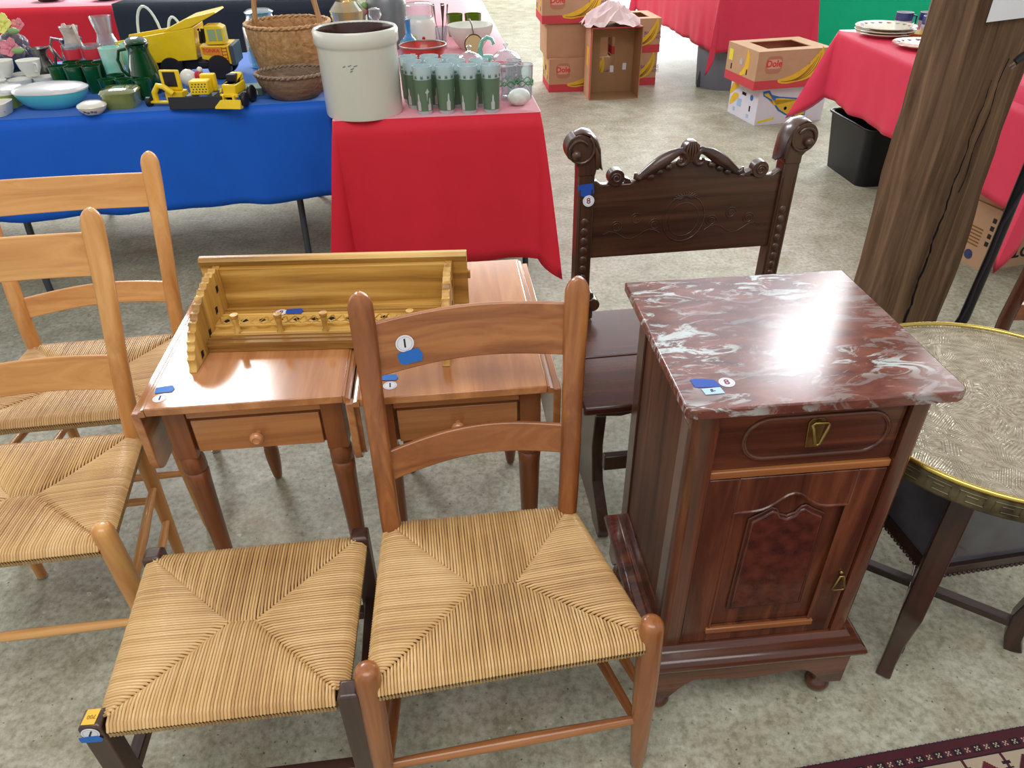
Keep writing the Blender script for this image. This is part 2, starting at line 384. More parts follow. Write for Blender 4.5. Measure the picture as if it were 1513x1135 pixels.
    for z in rungs:
        rung(FL,FR,z,z,'x')
    for a,b in((FL,BL),(FR,BR)):
        rung(a,b,.26,.26,'y'); rung(a,b,.15,.15,'y')
    rung(BL,BR,.21,.21,'x')
    off=.004
    rush_seat((BL.x+.0,BL.y-.002),(BR.x,BR.y-.002),(FL.x+.012,FL.y),(FR.x-.012,FR.y),zs-.016,t)
    return t,L,post_at,(BL,TL,BR,TR)

t,L,pa,P4=rush_chair('dark brown ladderback chair with rush seat, beside the marble topped cabinet',M_dark,
  (-.234,.669),(.222,.746),(-.241,1.005),(.105,1.042),(-.257,1.095,.881),(.118,1.13,.884),(-.04,.70),.13,
  [(.82,.722,.836,.74,.035,.001),(.576,.516,.603,.546,.035,.006)],rungs=(.165,))
ly=pa(P4[0],P4[1],.77)
Q=L((-.192,1.12,.776)); Q.y=ly.y+.018
Mx=frame(Q+V((0,-.0065,0)),(1,.15,0),(0,.12,1))
sticker(t,Mx,'1',.0165,tape=(.006,-.027,.04,.026,.12))

chB=rush_chair('honey maple ladderback chair with rush seat, nearest the left edge in front',M_light,
  (-1.235,.928),(-.789,.984),(-1.215,1.265),(-.872,1.309),(-1.22,1.36,.925),(-.838,1.395,.925),(-1.01,.96),.11,
  [(.866,.775,.876,.786,.02,-.004),(.60,.528,.612,.532,.022,.0)],group=None,rungs=(.17,))
chC=rush_chair('honey maple ladderback chair with rush seat, behind the other maple chair',M_light,
  (-1.30,1.36),(-.848,1.417),(-1.311,1.707),(-.928,1.755),(-1.34,1.80,.90),(-.906,1.84,.902),(-1.09,1.39),.13,
  [(.848,.760,.85,.766,.02,-.004),(.548,.495,.569,.513,.026,.008)],rungs=(.2,))

# ---------------------------------------------------------------- stool
st=thing('rush_seat_footstool','low square footstool with dark legs and rush top, left of the dark chair','footstool',(-.48,.812,0),.107)
hw,hd=.1945,.165; zr=.40
for sx in(-1,1):
    for sy in(-1,1):
        m=MB(); cx,cy=sx*hw,sy*hd; h=.017; zt=zr+(.008 if sy>0 else .003)
        m.add([(cx+x*a,cy+y*a,z) for z,a in((0,h*.8),(.2,h),(zt-.004,h),(zt,h*.72)) for x,y in((-1,-1),(1,-1),(1,1),(-1,1))],
          [(3,2,1,0)]+[(4*i+j,4*i+(j+1)%4,4*i+4+(j+1)%4,4*i+4+j) for i in range(3) for j in range(4)]+[(12,13,14,15)])
        m.build('leg',M_stool['z'],st,smooth=30,bevel=.002)
for (a,b,z,ax) in(((-hw,-hd),(hw,-hd),.17,'x'),((-hw,hd),(hw,hd),.17,'x'),((-hw,-hd),(-hw,hd),.22,'y'),((hw,-hd),(hw,hd),.22,'y')):
    m=MB(); m.tube([(a[0],a[1],z),(b[0],b[1],z)],.012,4,sq=8,up=(0,0,1)); m.build('stretcher',M_stool[ax],st,bevel=.002)
rush_seat((-hw+.004,hd-.012),(hw-.006,hd-.012),(-hw+.022,-hd+.0),(hw-.02,-hd+.0),zr-.018,st,sag=.004)
# yellow tag on the near left leg top, paper sticker and tape on its face
m=MB(); m.prism([(-.012,-.012),(.008,-.013),(.010,.013),(-.010,.013)],zr+.0035,zr+.004,mat=Matrix.Translation((-hw,-hd,0)))
yt=m.build('yellow_lot_tag',M_yellowtag,st,smooth=0)
text('lettering','700',.009,plain('tag_ink',(150,110,40),.6),yt,frame((-hw,-hd,zr+.0042),(1,0,0),(0,1,0))@Matrix.Rotation(PI,4,'Z'))
sticker(st,frame((-hw-.001,-hd-.0178,zr-.012),(1,0,0),(0,0,1))@Matrix.Rotation(-.5,4,'Z'),'1',.0135,tape=(.003,-.014,.03,.016,.45))
# ---------------------------------------------------------------- drop-leaf side tables
def drop_leaf(label,o,yaw,w,d,H=.65,group=None):
    """o = front left corner of the fixed top"""
    t=thing('drop_leaf_table',label,'table',(o[0],o[1],0),yaw,group); W=M_table; D=M_tabdark
    m=MB(); m.box(.004,0,H-.018,w-.004,d,H); m.build('tabletop',W['y'],t,bevel=.0025)
    for x0,sg in((.004,-1),(w-.004,1)):
        # rule joint: quarter-round steps along the hinge edge
        m=MB(); P=[(0,H-.001),(sg*.004,H-.001),(sg*.0045,H-.005),(sg*.010,H-.0065),(sg*.013,H-.011),(sg*.0135,H-.018),(0,H-.018)]
        P=[(x0+a,b) for a,b in P]; m.prism(P,0,d,'y'); m.build('hinge_moulding',W['y'],t,smooth=25)
    # apron box
    ax0,ax1,ay0,ay1,zb=.033,w-.027,.035,d-.03,H-.135
    m=MB(); m.box(ax0-.005,ay0+.012,zb,ax0+.012,ay1,H-.018); m.build('side_apron',D['y'],t)
    m=MB(); m.box(ax1-.012,ay0+.012,zb,ax1+.005,ay1,H-.018); m.build('side_apron',D['y'],t)
    m=MB(); m.box(ax0,ay1-.018,zb,ax1,ay1,H-.018); m.build('back_apron',D['x'],t)
    m=MB(); m.box(ax0,ay0+.004,zb,ax1,ay0+.013,H-.018); m.build('front_apron',D['x'],t)
    m=MB(); m.box(ax0+.03,ay0-.004,H-.05,ax1-.03,ay0+.016,H-.018); m.build('top_rail',W['x'],t)
    m=MB(); m.box(ax0+.036,ay0-.008,zb+.004,ax1-.034,ay0+.02,H-.054); dr=m.build('drawer',W['x'],t,bevel=.0015)
    m=MB(); m.lathe([(.006,0),(.006,.008),(.012,.012),(.0145,.018),(.012,.024),(.0075,.026),(.007,.024),(0,.024)],18,mat=Matrix.Rotation(PI/2,4,'X'),c=((ax0+ax1)/2,ay0-.008,(zb+H-.054)/2)); m.build('knob',W['z'],dr,smooth=50)
    # turned legs
    for lx in(ax0+.008,ax1-.008):
        for ly in(ay0+.012,ay1-.012):
            m=MB(); h=.021; m.box(lx-h,ly-h,zb-.012,lx+h,ly+h,H-.018); 
            prof=[(.0,.003),(.0105,.004),(.013,.012),(.0165,.04),(.0195,.075),(.0205,.10),(.0195,.115),(.0175,.122),(.0195,.126),(.0195,.131),(.017,.135),(.0195,.139),(.0195,.144),(.0165,.150),(.0165,.17),(.019,.28),(.0215,.38),(.023,.43),(.0245,.455),(.021,.460),(.0245,.465),(.024,.49),(.0205,zb-.012)]
            m.lathe([(r,z) for r,z in prof],20,c=(lx,ly,0)); l=m.build('leg',D['z'],t,smooth=40,bevel=.001)
            g=MB(); g.lathe([(.008,0),(.011,.001),(.0105,.005)],12,c=(lx,ly,0)); g.build('glide',M_glide,l)
    # hanging leaves with rounded lower corners
    for x0,sg in((-.008,-1),(w+.008,1)):
        zt,zl=H-.012,H-.165; r=.035; P=[(0.004,zt),(d-.004,zt)]
        for k in range(7): a=PI/2*k/6; P.append((d-.004-r+r*math.cos(a),zl+r-r*math.sin(a)))
        for k in range(7): a=PI/2*k/6; P.append((.004+r-r*math.sin(a),zl+r-r*math.cos(a)))
        m=MB(); xa=x0 if sg<0 else x0-.0; m.prism(P,min(xa,xa+sg*.015),max(xa,xa+sg*.015),'x'); m.build('drop_leaf',W['y'],t,bevel=.002,smooth=30)
    return t
YT=.09
T1=drop_leaf('cherry drop leaf side table, left of the pair, nearer the maple chairs',(-.693,1.085),YT,.376,.572)
T2=drop_leaf('cherry drop leaf side table, right of the pair, behind the dark rush seat chair',(-.294,1.1055),YT,.3685,.572)
sticker(T1,frame((.026,.034,.65),(1,0.05,0),(0,1,0)),'1',.013,tape=(.002,.028,.032,.022,.05))
sticker(T2,frame((.062,.038,.65),(1,0.05,0),(0,1,0)),'1',.0135,tape=(-.008,.028,.042,.02,-.12))

# ---------------------------------------------------------------- gilt wall rack lying on its back on the two tables
G=M_gilt
rk=thing('wall_coat_rack','gilt painted carved coat rack with five pegs, lying on its back on the side tables','coat rack',(-.385,1.285,.6505),.012)
hw=.245
m=MB(); m.box(-hw,0,0,hw,.155,.022)                        # back panel
for y,z in((.012,.0028),(.026,.0028),(.034,.0028),(.112,.0028),(.126,.0028),(.138,.0028)): m.box(-hw,y,.021,hw,y+.006,.022+z)
m.build('back_panel',G['x'],rk,bevel=.001)
# carved frieze with pierced lozenges and scalloped lower edge
m=MB(); n=12; P=[(-hw,.100)]; P2=[]
for i in range(n*8+1):
    u=i/(n*8); P2.append((-hw+2*hw*u,.062-.006*abs(math.sin(PI*n*u))-.0))
m.prism([(-hw,.102)]+P2+[(hw,.102)],.022,.0275); m.build('scalloped_frieze',G['x'],rk,smooth=0)
for i in range(13):
    x=-hw+.02+i*(2*hw-.04)/12
    m=MB(); m.prism([(x-.0085,.082),(x,.0745),(x+.0085,.082),(x,.0895)],.0272,.0281); m.build('pierced_lozenge',M_dkhole,rk,smooth=0)
m=MB()
for i in range(24):
    x=-hw+.01+i*(2*hw-.02)/23
    for sg in(-1,1): m.tube([(x-.009*sg,.068,.0278),(x,.0725,.0286),(x+.009*sg,.096,.0278)],.0012,5)
m.build('incised_carving',G['y'],rk,smooth=0)
for x in(-.19,-.10,-.005,.09,.175):
    m=MB(); m.lathe([(.0085,.022),(.0085,.026),(.0055,.030),(.0060,.045),(.0075,.054),(.0065,.057),(.0085,.060),(.0085,.066),(0,.0665)],14,c=(x,.040,0)); m.build('peg',G['z'],rk,smooth=50)
# shelf board (standing) and its moulded edge board
m=MB(); m.box(-hw,.155,-.0005,hw,.170,.115); m.build('shelf_board',G['x'],rk,bevel=.001)
m=MB(); m.box(-hw-.045,.171,.006,hw+.048,.183,.135)
m.prism([(.171,.135),(.165,.127),(.165,.120),(.171,.112)],-hw-.045,hw+.048,'x'); m.box(-hw-.045,.165,.119,hw+.048,.1712,.128); m.box(hw+.048,.172,.07,hw+.054,.18,.09)
m.build('cornice_board',G['x'],rk,bevel=.001)
# scalloped brackets at both ends
def bracket(x0,x1,nm):
    pts=[]; import itertools
    # profile in (y,z): from the cornice top forward and down in a big fan of lobes
    base=[(.168,.118),(.140,.124),(.100,.124),(.060,.116),(.020,.102),(-.020,.082),(-.050,.056),(-.070,.026),(-.076,.0)]
    out=[]
    for a,b in zip(base[:-1],base[1:]):
        a,b=V(a),V(b); d=b-a; nn=V((-d.y,d.x)).normalized()*-1
        sub=2 if d.length>.035 else 1
        for q in range(sub):
            s0=a+d*(q/sub); s1=a+d*((q+1)/sub); out.append(s0); 
            for k in(.15,.35,.5,.65,.85): out.append(s0.lerp(s1,k)+nn*(-.0055*math.sin(PI*k)))
    out.append(V(base[-1])); P=[(p.x,p.y) for p in out]+[(.0,.0),(.168,.0)]
    m=MB(); m.prism(P,x0,x1,'x'); o=m.build(nm,G['z'],rk,smooth=20,bevel=.001)
    for (y,z) in((.03,.03),(.09,.05),(.12,.085),(-.03,.015)):
        m=MB(); m.prism([(y-.006,z-.008),(y+.006,z-.006),(y+.008,z+.006),(y-.004,z+.008)],x1,x1+.0006,'x'); m.build('pierced_hole',M_dkhole,o,smooth=0)
bracket(-hw-.016,-hw,'scalloped_bracket'); bracket(hw,hw+.016,'scalloped_bracket')
sticker(rk,frame((-.118,.118,.0255),(1,0,0),(0,1,0)),'8',.0125,ink=M_inkp,tape=(.028,.002,.034,.022,.03),tmat=M_tapeD)

# ---------------------------------------------------------------- marble topped cabinet
nt_=thing('marble_top_nightstand','mahogany nightstand with red marble top, one drawer and a panelled door','cabinet',(.2577,.8458,0),.0838)
def marble_mat():
    m,nt,b=newmat('red_marble'); N=nt.nodes; L=nt.links; tc=N.new('ShaderNodeTexCoord'); mp=N.new('ShaderNodeMapping')
    mp.inputs['Rotation'].default_value=(0,0,R(-32)); mp.inputs['Scale'].default_value=(1,2.6,1.6); L.new(tc.outputs['Object'],mp.inputs['Vector'])
    def nz(s,d,r,di,v=mp):
        n=N.new('ShaderNodeTexNoise'); n.inputs['Scale'].default_value=s; n.inputs['Detail'].default_value=d; n.inputs['Roughness'].default_value=r; n.inputs['Distortion'].default_value=di; L.new(v.outputs[0],n.inputs['Vector']); return n
    base=N.new('ShaderNodeValToRGB'); base.color_ramp.elements[0].color=srgb((78,40,34)); base.color_ramp.elements[1].color=srgb((136,80,64)); base.color_ramp.elements[0].position=.3; base.color_ramp.elements[1].position=.7
    L.new(nz(14,8,.65,.6).outputs['Fac'],base.inputs['Fac'])
    v=N.new('ShaderNodeValToRGB'); e=v.color_ramp.elements; e[0].position=.515; e[0].color=(0,0,0,1); e[1].position=.575; e[1].color=(.9,.9,.9,1)
    L.new(nz(12,9,.7,1.3).outputs['Fac'],v.inputs['Fac'])
    v2=N.new('ShaderNodeValToRGB'); e=v2.color_ramp.elements; e[0].position=.44; e[0].color=(0,0,0,1); e[1].position=.56; e[1].color=(1,1,1,1); L.new(nz(3.2,3,.5,.3).outputs['Fac'],v2.inputs['Fac'])
    mu=N.new('ShaderNodeMath'); mu.operation='MULTIPLY_ADD'; mu.inputs[1].default_value=.75; 
    q=N.new('ShaderNodeMath'); q.operation='MULTIPLY'; L.new(v.outputs[0],q.inputs[0]); q2=N.new('ShaderNodeMath'); q2.operation='MULTIPLY_ADD'; q2.inputs[1].default_value=.8; q2.inputs[2].default_value=.22; L.new(v2.outputs[0],q2.inputs[0]); L.new(q2.outputs[0],q.inputs[1])
    mx=N.new('ShaderNodeMix'); mx.data_type='RGBA'; L.new(q.outputs[0],mx.inputs[0]); L.new(base.outputs[0],mx.inputs[6]); mx.inputs[7].default_value=srgb((196,206,204))
    L.new(mx.outputs[2],b.inputs['Base Color']); b.inputs['Roughness'].default_value=.17; b.inputs['Specular IOR Level'].default_value=.7
    return m
M_marble=marble_mat(); A=M_night; AD=M_nightd
def rrect(x0,y0,x1,y1,r,n=5):
    P=[]
    for cx,cy,a0 in((x1-r,y0+r,-90),(x1-r,y1-r,0),(x0+r,y1-r,90),(x0+r,y0+r,180)):
        for k in range(n+1): a=R(a0+90*k/n); P.append((cx+r*math.cos(a),cy+r*math.sin(a)))
    return P
m=MB(); P=[(.018,0),(.002+.437-.018,0)]
for k in range(6): a=-PI/2+PI/2*k/5; P.append((.421+.016*math.cos(a),.016+.016*math.sin(a)))
P+=[(.437,.418),(0,.418)]
for k in range(6): a=PI+PI/2*k/5; P.append((.016+.016*math.cos(a),.016+.016*math.sin(a)))
m.prism(P[1:],.786,.805); m.build('marble_top',M_marble,nt_,bevel=.004,smooth=40)
X0,X1,Yf,Yb=.030,.407,.024,.392; ZB=.20; ZT=.786
m=MB(); m.box(X0+.004,Yf+.04,ZB,X0+.016,Yb-.03,ZT); m.box(X1-.016,Yf+.04,ZB,X1-.004,Yb-.03,ZT); m.box(X0+.01,Yb-.03,ZB,X1-.01,Yb-.02,ZT); m.box(X0+.01,Yf+.03,ZB,X1-.01,Yb-.02,ZB+.012)
m.build('carcase',M_side,nt_)
for xs in((X0,X0+.012),(X1-.012,X1)):
    m=MB(); m.box(xs[0],Yb-.045,ZB,xs[1],Yb,ZT); m.box(xs[0],Yf+.03,ZT-.06,xs[1],Yb-.045,ZT); m.box(xs[0],Yf+.03,ZB,xs[1],Yb-.045,ZB+.05); m.box(xs[0],Yf+.028,ZB+.05,xs[1],Yf+.075,ZT-.06)
    m.build('side_frame',A['z'],nt_,bevel=.002)
def rcol(x0,x1):   # front stile with rounded outer corner
    m=MB(); P=[(x0,Yf+.04),(x0,Yf+.01),(x0+.004,Yf+.003),(x0+.011,Yf),(x1,Yf),(x1,Yf+.04)] if x0<.2 else [(x1,Yf+.04),(x1,Yf+.01),(x1-.004,Yf+.003),(x1-.011,Yf),(x0,Yf),(x0,Yf+.04)]
    m.prism(P,ZB,ZT); m.build('front_stile',A['z'],nt_,smooth=50)
rcol(X0,X0+.034); rcol(X1-.034,X1)
m=MB(); m.box(X0+.034,Yf+.004,.636,X1-.034,Yf+.03,.651); m.build('drawer_rail',M_dark['x'],nt_,bevel=.002)
m=MB(); m.box(X0+.034,Yf+.012,.770,X1-.034,Yf+.03,ZT); m.build('top_rail',AD['x'],nt_)
# drawer with stadium moulding
m=MB(); m.box(X0+.036,Yf+.010,.653,X1-.036,Yf+.03,.768); dr=m.build('drawer',A['x'],nt_,bevel=.001)
def ringpts(x0,z0,x1,z1,r,n=8): return [(x,z) for x,z in rrect(x0,z0,x1,z1,r,n)]
m=MB(); m.tube([(x,Yf+.0095,z) for x,z in ringpts(.112,.672,.350,.752,.039)],.0042,8,closed=True,up=(0,1,0)); m.build('oval_moulding',A['x'],dr,smooth=60)
M_oldbrass=plain('old_brass',(164,140,84),.36,metal=1,var=.3,vscale=60)
def pull(parent,x,z,inv=False):
    m=MB(); s=-1 if inv else 1
    m.prism([(x-.010,z-.055),(x+.010,z-.055),(x+.012,z-.03),(x+.014,z-.004),(x+.009,z+.003),(x-.009,z+.003),(x-.014,z-.004),(x-.012,z-.03)] if not inv else [(x-.009,z-.02),(x+.009,z-.02),(x+.011,z+.03),(x+.010,z+.045),(x-.010,z+.045),(x-.011,z+.03)],Yf+.0065,Yf+.0095,'y'); p=m.build('escutcheon',M_oldbrass,parent,bevel=.0006)
    m=MB(); y=Yf-.003
    T=[(x-.014,y,z-.002),(x-.012,y-.002,z-.006),(x-.004,y-.004,z-.037),(x,y-.004,z-.040),(x+.004,y-.004,z-.037),(x+.012,y-.002,z-.006),(x+.014,y,z-.002),(x+.010,y,z+.002),(x-.010,y,z+.002)] if not inv else [(x-.003,y,z-.005),(x-.012,y-.002,z-.036),(x-.010,y-.002,z-.041),(x+.010,y-.002,z-.041),(x+.012,y-.002,z-.036),(x+.003,y,z-.005)]
    m.tube(T,.0026,8,closed=True,up=(0,1,0)); m.sphere((x,Yf+.002,z),.004); m.build('drop_pull',M_oldbrass,p,smooth=60)
pull(dr,.226,.745)
# door
dx0,dx1,dz0,dz1=X0+.036,X1-.036,ZB+.003,.634
m=MB(); m.box(dx0,Yf+.012,dz0,dx1,Yf+.03,dz1); door=m.build('door',A['z'],nt_,bevel=.001)
def arch(x0,x1,z0,zs,zm,n=20):   # ogee arched outline
    P=[(x0,z0),(x1,z0),(x1,zs)]
    for i in range(1,n):
        u=i/n; c=math.exp(-((u-.5)/.17)**2); dip=-.006*math.sin(PI*u)*(1-c)
        P.append((x1+(x0-x1)*u,zs+(zm-zs)*c+dip*.4))
    P.append((x0,zs)); return P
# proud outer frame as four pieces with an arched opening
m=MB(); inner=arch(.118,.322,.245,.556,.592)
n=len(inner); outer=[]
for x,z in inner:
    outer.append((x,z))
m.box(dx0,Yf+.004,dz0,.118,Yf+.012,dz1); m.box(.322,Yf+.004,dz0,dx1,Yf+.012,dz1); m.box(.118,Yf+.004,dz0,.322,Yf+.012,.245)
top=[(.118,dz1),(.118,.556)]+[p for p in inner[3:-1]][::-1]+[(.322,.556),(.322,dz1)]
m.prism(top,Yf+.004,Yf+.012,'y'); m.build('door_frame',A['z'],door,bevel=.0015,smooth=30)
m=MB(); m.box(.112,Yf-.002,.232,.328,Yf+.006,.246); m.build('bottom_bead',M_dark['x'],door,bevel=.002)
m=MB(); m.tube([(x,Yf+.004,z) for x,z in [(.320,.247),(.320,.556)]+inner[3:-1]+[(.120,.556),(.120,.247)]],.0028,6,up=(0,1,0)); m.build('arch_bead',A['z'],door,smooth=50)
# burl shield panel with cusped top
P=[(.154,.297),(.290,.297),(.284,.528),(.262,.541),(.248,.552),(.238,.548),(.232,.536),(.219,.530),(.206,.536),(.200,.548),(.190,.552),(.176,.541),(.156,.528)]
m=MB(); m.prism(P,Yf+.004,Yf+.012,'y'); m.build('shield_panel',plain('burl_veneer',(96,46,32),.25,c2=(58,26,20),vscale=45,coat=.3),door,bevel=.003,smooth=20)
m=MB(); m.prism([(.222+(x-.222)*1.09,.41+(z-.41)*1.05) for x,z in P],Yf+.007,Yf+.012,'y'); m.build('shield_moulding',AD['z'],door,bevel=.002,smooth=20)
pull(door,.354,.378,True)
# base moulding, shaped apron, ball feet
m=MB()
prof=[(0.0,.202),(-.004,.196),(-.010,.190),(-.022,.187),(-.032,.181),(-.036,.172),(-.034,.163),(-.027,.157),(-.018,.154),(-.018,.136)]
prev=None;vs=[];fs=[]
for a,z in prof:
    vs+=[(X0+a,Yf+a,z),(X1-a,Yf+a,z),(X1-a,Yb-a*.6,z),(X0+a,Yb-a*.6,z)]
for i in range(len(prof)-1):
    for j in range(4): fs.append((i*4+j,i*4+(j+1)%4,i*4+4+(j+1)%4,i*4+4+j))
fs+=[(0,1,2,3),tuple(len(vs)-4+k for k in(3,2,1,0))]
m.add(vs,fs); m.build('base_moulding',A['x'],nt_,smooth=40)
bx0,bx1,by0,by1=X0-.018,X1+.018,Yf-.018,Yb+.010
def apr(a,b,n=28):
    P=[(a,.137)]
    for i in range(n+1):
        u=i/n; e=min(u,1-u)
        if e<.10: z=.052
        elif e<.24: k=(e-.10)/.14; z=.052+.055*math.sin(k*PI/2)
        else: k=(e-.24)/.26; z=.107-.012*k*k*(3-2*k)
        P.append((a+(b-a)*u,z))
    P.append((b,.137)); return P
m=MB(); m.prism(apr(bx0,bx1),by0,by0+.016,'y'); m.build('shaped_apron',A['x'],nt_,smooth=20)
for xx in(bx0,bx1-.014):
    m=MB(); m.prism(apr(by0+.016,by1),xx,xx+.014,'x'); m.build('side_apron',AD['y'],nt_,smooth=20)
for fx in(bx0+.030,bx1-.030):
    for fy in(by0+.030,by1-.030):
        m=MB(); m.box(fx-.022,fy-.022,.050,fx+.022,fy+.022,.137); m.lathe([(0,0),(.016,.001),(.023,.007),(.0255,.016),(.023,.026),(.015,.033),(.012,.037),(.017,.042),(.019,.047),(.019,.052)],20,c=(fx,fy,0)); m.build('bun_foot',A['z'],nt_,smooth=40)
sticker(nt_,frame((.0805,.065,.805),(1,0,0),(0,1,0)),'8',.0125,ink=M_inkp)
m=MB(); m.prism([(.028,.057),(.068,.054),(.064,.074),(.034,.080),(.026,.078)],.8053,.8057); m.build('masking_tape',M_tapeD,nt_,smooth=0)
m=MB(); pt=m.prism([(.038,.036),(.068,.037),(.066,.053),(.036,.052)],.8058,.8062).build('paper_tag',plain('pale_tag',(176,210,230),.5),nt_,smooth=0)
text('lettering','8-',.010,M_ink,pt,frame((.052,.045,.8064),(1,0,0),(0,1,0)))
# ---------------------------------------------------------------- carved oak hall chair
O=M_oak
hc=thing('carved_hall_chair','dark carved oak hall chair with scrolled post heads, behind the marble topped cabinet','chair',(.449,1.782,0),.117)
def disc(m,x,z,r,y0,y1,n=20,rr=None):
    m.prism([(x+r*math.cos(2*PI*k/n),z+(rr or r)*math.sin(2*PI*k/n)) for k in range(n)],y0,y1,'y')
m=MB()
P=[(-.245,.630),(.245,.630),(.245,.838),(.232,.835),(.222,.826),(.150,.826),(.128,.834)]
for k in range(9): a=k/8; P.append((.128-.118*a,.834+.042*math.sin(a*PI/2)))
P+=[(-x,z) for x,z in P[2:][::-1]]
m.prism(P,-.010,.012,'y'); bp_=m.build('carved_back_panel',O['x'],hc,bevel=.003,smooth=30)
# rolled leaves of the crest, made as curved tapering bars ending in volutes
for sg in(-1,1):
    m=MB(); pts=[];ra=[]
    for k in range(15):
        u=k/14; x=.130-.105*u; z=.838+.060*math.sin(u*PI/2)**1.2-.006*math.sin(u*PI); pts.append((sg*x,-.008,z)); ra.append(.006+.010*math.sin(PI*min(1,u*1.1)*.85+.1))
    for k in range(1,15):
        a=PI/2-k*.42; r=.021*(1-k/16); pts.append((sg*(.026+.0 -r*math.cos(a)*1.0),-.010-.0003*k,.876+r*math.sin(a))); ra.append(.0085*(1-k/20))
    m.tube(pts,ra,10,up=(0,1,0)); 
    pts=[(sg*.118,-.010,.842),(sg*.128,-.012,.838),(sg*.136,-.012,.842),(sg*.137,-.011,.852)]; m.tube(pts,[.004,.008,.008,.003],8,up=(0,1,0))
    for q in range(3): m.sphere((sg*(.055+.022*q),-.014,.862-.010*q),.0085,1.2,.7,.9,6)
    m.build('crest_scroll',O['x'],hc,smooth=60)
    m=MB(); disc(m,sg*.185,.842,.021,-.014,.014); m.tube([(sg*(.185+.013*math.cos(a)*(1-a/14)),-.015,.842+.013*math.sin(a)*(1-a/14)) for a in [k*.5 for k in range(20)]],.0028,6,up=(0,1,0)); m.prism([(sg*.16,.826),(sg*.145,.826),(sg*.15,.836),(sg*.165,.842)],-.01,.012,'y')
    m.build('small_volute',O['z'],hc,smooth=30,bevel=.002)
m=MB(); m.prism([(-.020,.87),(.020,.87),(.024,.895),(.018,.912),(.008,.921),(-.008,.921),(-.018,.912),(-.024,.895)],-.014,.014,'y')
for k in(-2,-1,0,1,2): m.tube([(k*.004,-.015,.872),(k*.0075,-.017,.90),(k*.0045,-.014,.918)],.003,6,up=(0,1,0))
m.build('crest_shell',O['z'],hc,smooth=50,bevel=.004)
# low relief carving on the panel: wreath and flourishes
m=MB()
m.tube([(.055*math.cos(2*PI*k/36),-.0108,.725+.062*math.sin(2*PI*k/36)) for k in range(36)],.0013,5,closed=True,up=(0,1,0))
m.tube([(.040*math.cos(2*PI*k/30),-.0105,.722+.045*math.sin(2*PI*k/30)) for k in range(30)],.0010,5,closed=True,up=(0,1,0))
for k in range(11):
    a=R(20+14*k); m.tube([(.012*math.cos(a),-.0108,.775+.008*math.sin(a)),(.035*math.cos(a),-.0108,.772+.022*math.sin(a))],.0016,5,up=(0,1,0))
for sg in(-1,1):
    for q in range(3):
        m.tube([(sg*(.075+.05*q+.016*math.cos(t)*(1-t/16)),-.0106,.722+.018*(q%2)-.008+.016*math.sin(t)*(1-t/16)) for t in [k*.45 for k in range(24)]],.0011,5,up=(0,1,0))
    m.tube([(sg*(.06+.15*k/10),-.0106,.69+.012*math.sin(k*.9)) for k in range(11)],.0010,5,up=(0,1,0))
m.build('relief_carving',O['x'],bp_,smooth=60)
for sg in(-1,1):
    m=MB(); x=sg*.262; m.box(x-.021,-.020,.452,x+.021,.024,.862); m.build('back_post',O['z'],hc,bevel=.003)
    m=MB()
    for k in range(13):
        z=.50+k*.026
        if z<.76: m.sphere((x,-.019,z),.012,.95,.35,1.0,6)
    m.tube([(x-.015,-.0205,.49),(x-.015,-.0205,.82)],.0022,5,up=(0,1,0)); m.tube([(x+.015,-.0205,.49),(x+.015,-.0205,.82)],.0022,5,up=(0,1,0))
    m.build('beaded_carving',O['z'],hc,smooth=60)
    # scrolled head (curling outward) with acanthus leaf on the inner side
    m=MB(); P=[(-.021,.855),(.021,.855),(.021,.874),(.034,.890)]
    for k in range(15): a=R(-30+15.5*k); P.append((.018+.034*math.cos(a),.918+.036*math.sin(a)))
    P+=[(-.020,.895),(-.024,.87)]
    P=[(x+sg*px,pz) for px,pz in P]; m.prism(P,-.022,.026,'y')
    m.tube([(x+sg*(.018+.026*math.cos(t)*(1-t/11)),-.024,.918+.027*math.sin(t)*(1-t/11)) for t in [2.6-k*.35 for k in range(20)] if t>-99],.0042,7,up=(0,1,0))
    m.sphere((x+sg*.028,-.026,.908),.0125); 
    m.build('scrolled_head',O['z'],hc,smooth=40,bevel=.003)
    m=MB(); Q=[(.030,.952),(.014,.958),(-.004,.953),(-.018,.938),(-.027,.915),(-.031,.888),(-.034,.874),(-.042,.862)]
    m.tube([(x+sg*a,0,b) for a,b in Q],[.006,.008,.009,.010,.010,.009,.008,.003],10,a=.75,b=3.0,up=(0,1,0))
    m.tube([(x+sg*(-.018),-.02,.93),(x+sg*(-.024),-.024,.905),(x+sg*(-.026),-.022,.87)],[.004,.007,.004],8,up=(0,1,0))
    m.build('acanthus_leaf',O['z'],hc,smooth=60)
    m=MB(); disc(m,x-sg*.034,.492,.019,-.016,.016); disc(m,x-sg*.026,.52,.010,-.014,.014); m.box(min(x,x-sg*.034),-.016,.452,max(x,x-sg*.034),.016,.488); m.build('scroll_bracket',O['z'],hc,smooth=30,bevel=.002)
    # trestle side: waisted upright, foot and stretcher ends
    m=MB(); P=[(-.40,.0),(-.33,.0),(-.31,.018),(-.20,.022),(-.10,.018),(-.08,0),(.0,.0),(.012,.03),(-.02,.06),(-.10,.10),(-.13,.20),(-.12,.32),(-.07,.38),(-.01,.43),(-.395,.43),(-.36,.38),(-.30,.33),(-.285,.22),(-.31,.12),(-.385,.06),(-.412,.03)]
    m.prism(P,x-.015,x+.015,'x'); m.build('trestle_side',O['z'],hc,smooth=25,bevel=.003)
m=MB(); m.box(-.335,-.415,.424,.335,-.205,.448); m.build('seat_board',M_nightd['x'],hc,bevel=.006)
m=MB(); m.box(-.335,-.203,.424,.335,.03,.4485); m.build('seat_board',M_nightd['x'],hc,bevel=.003)
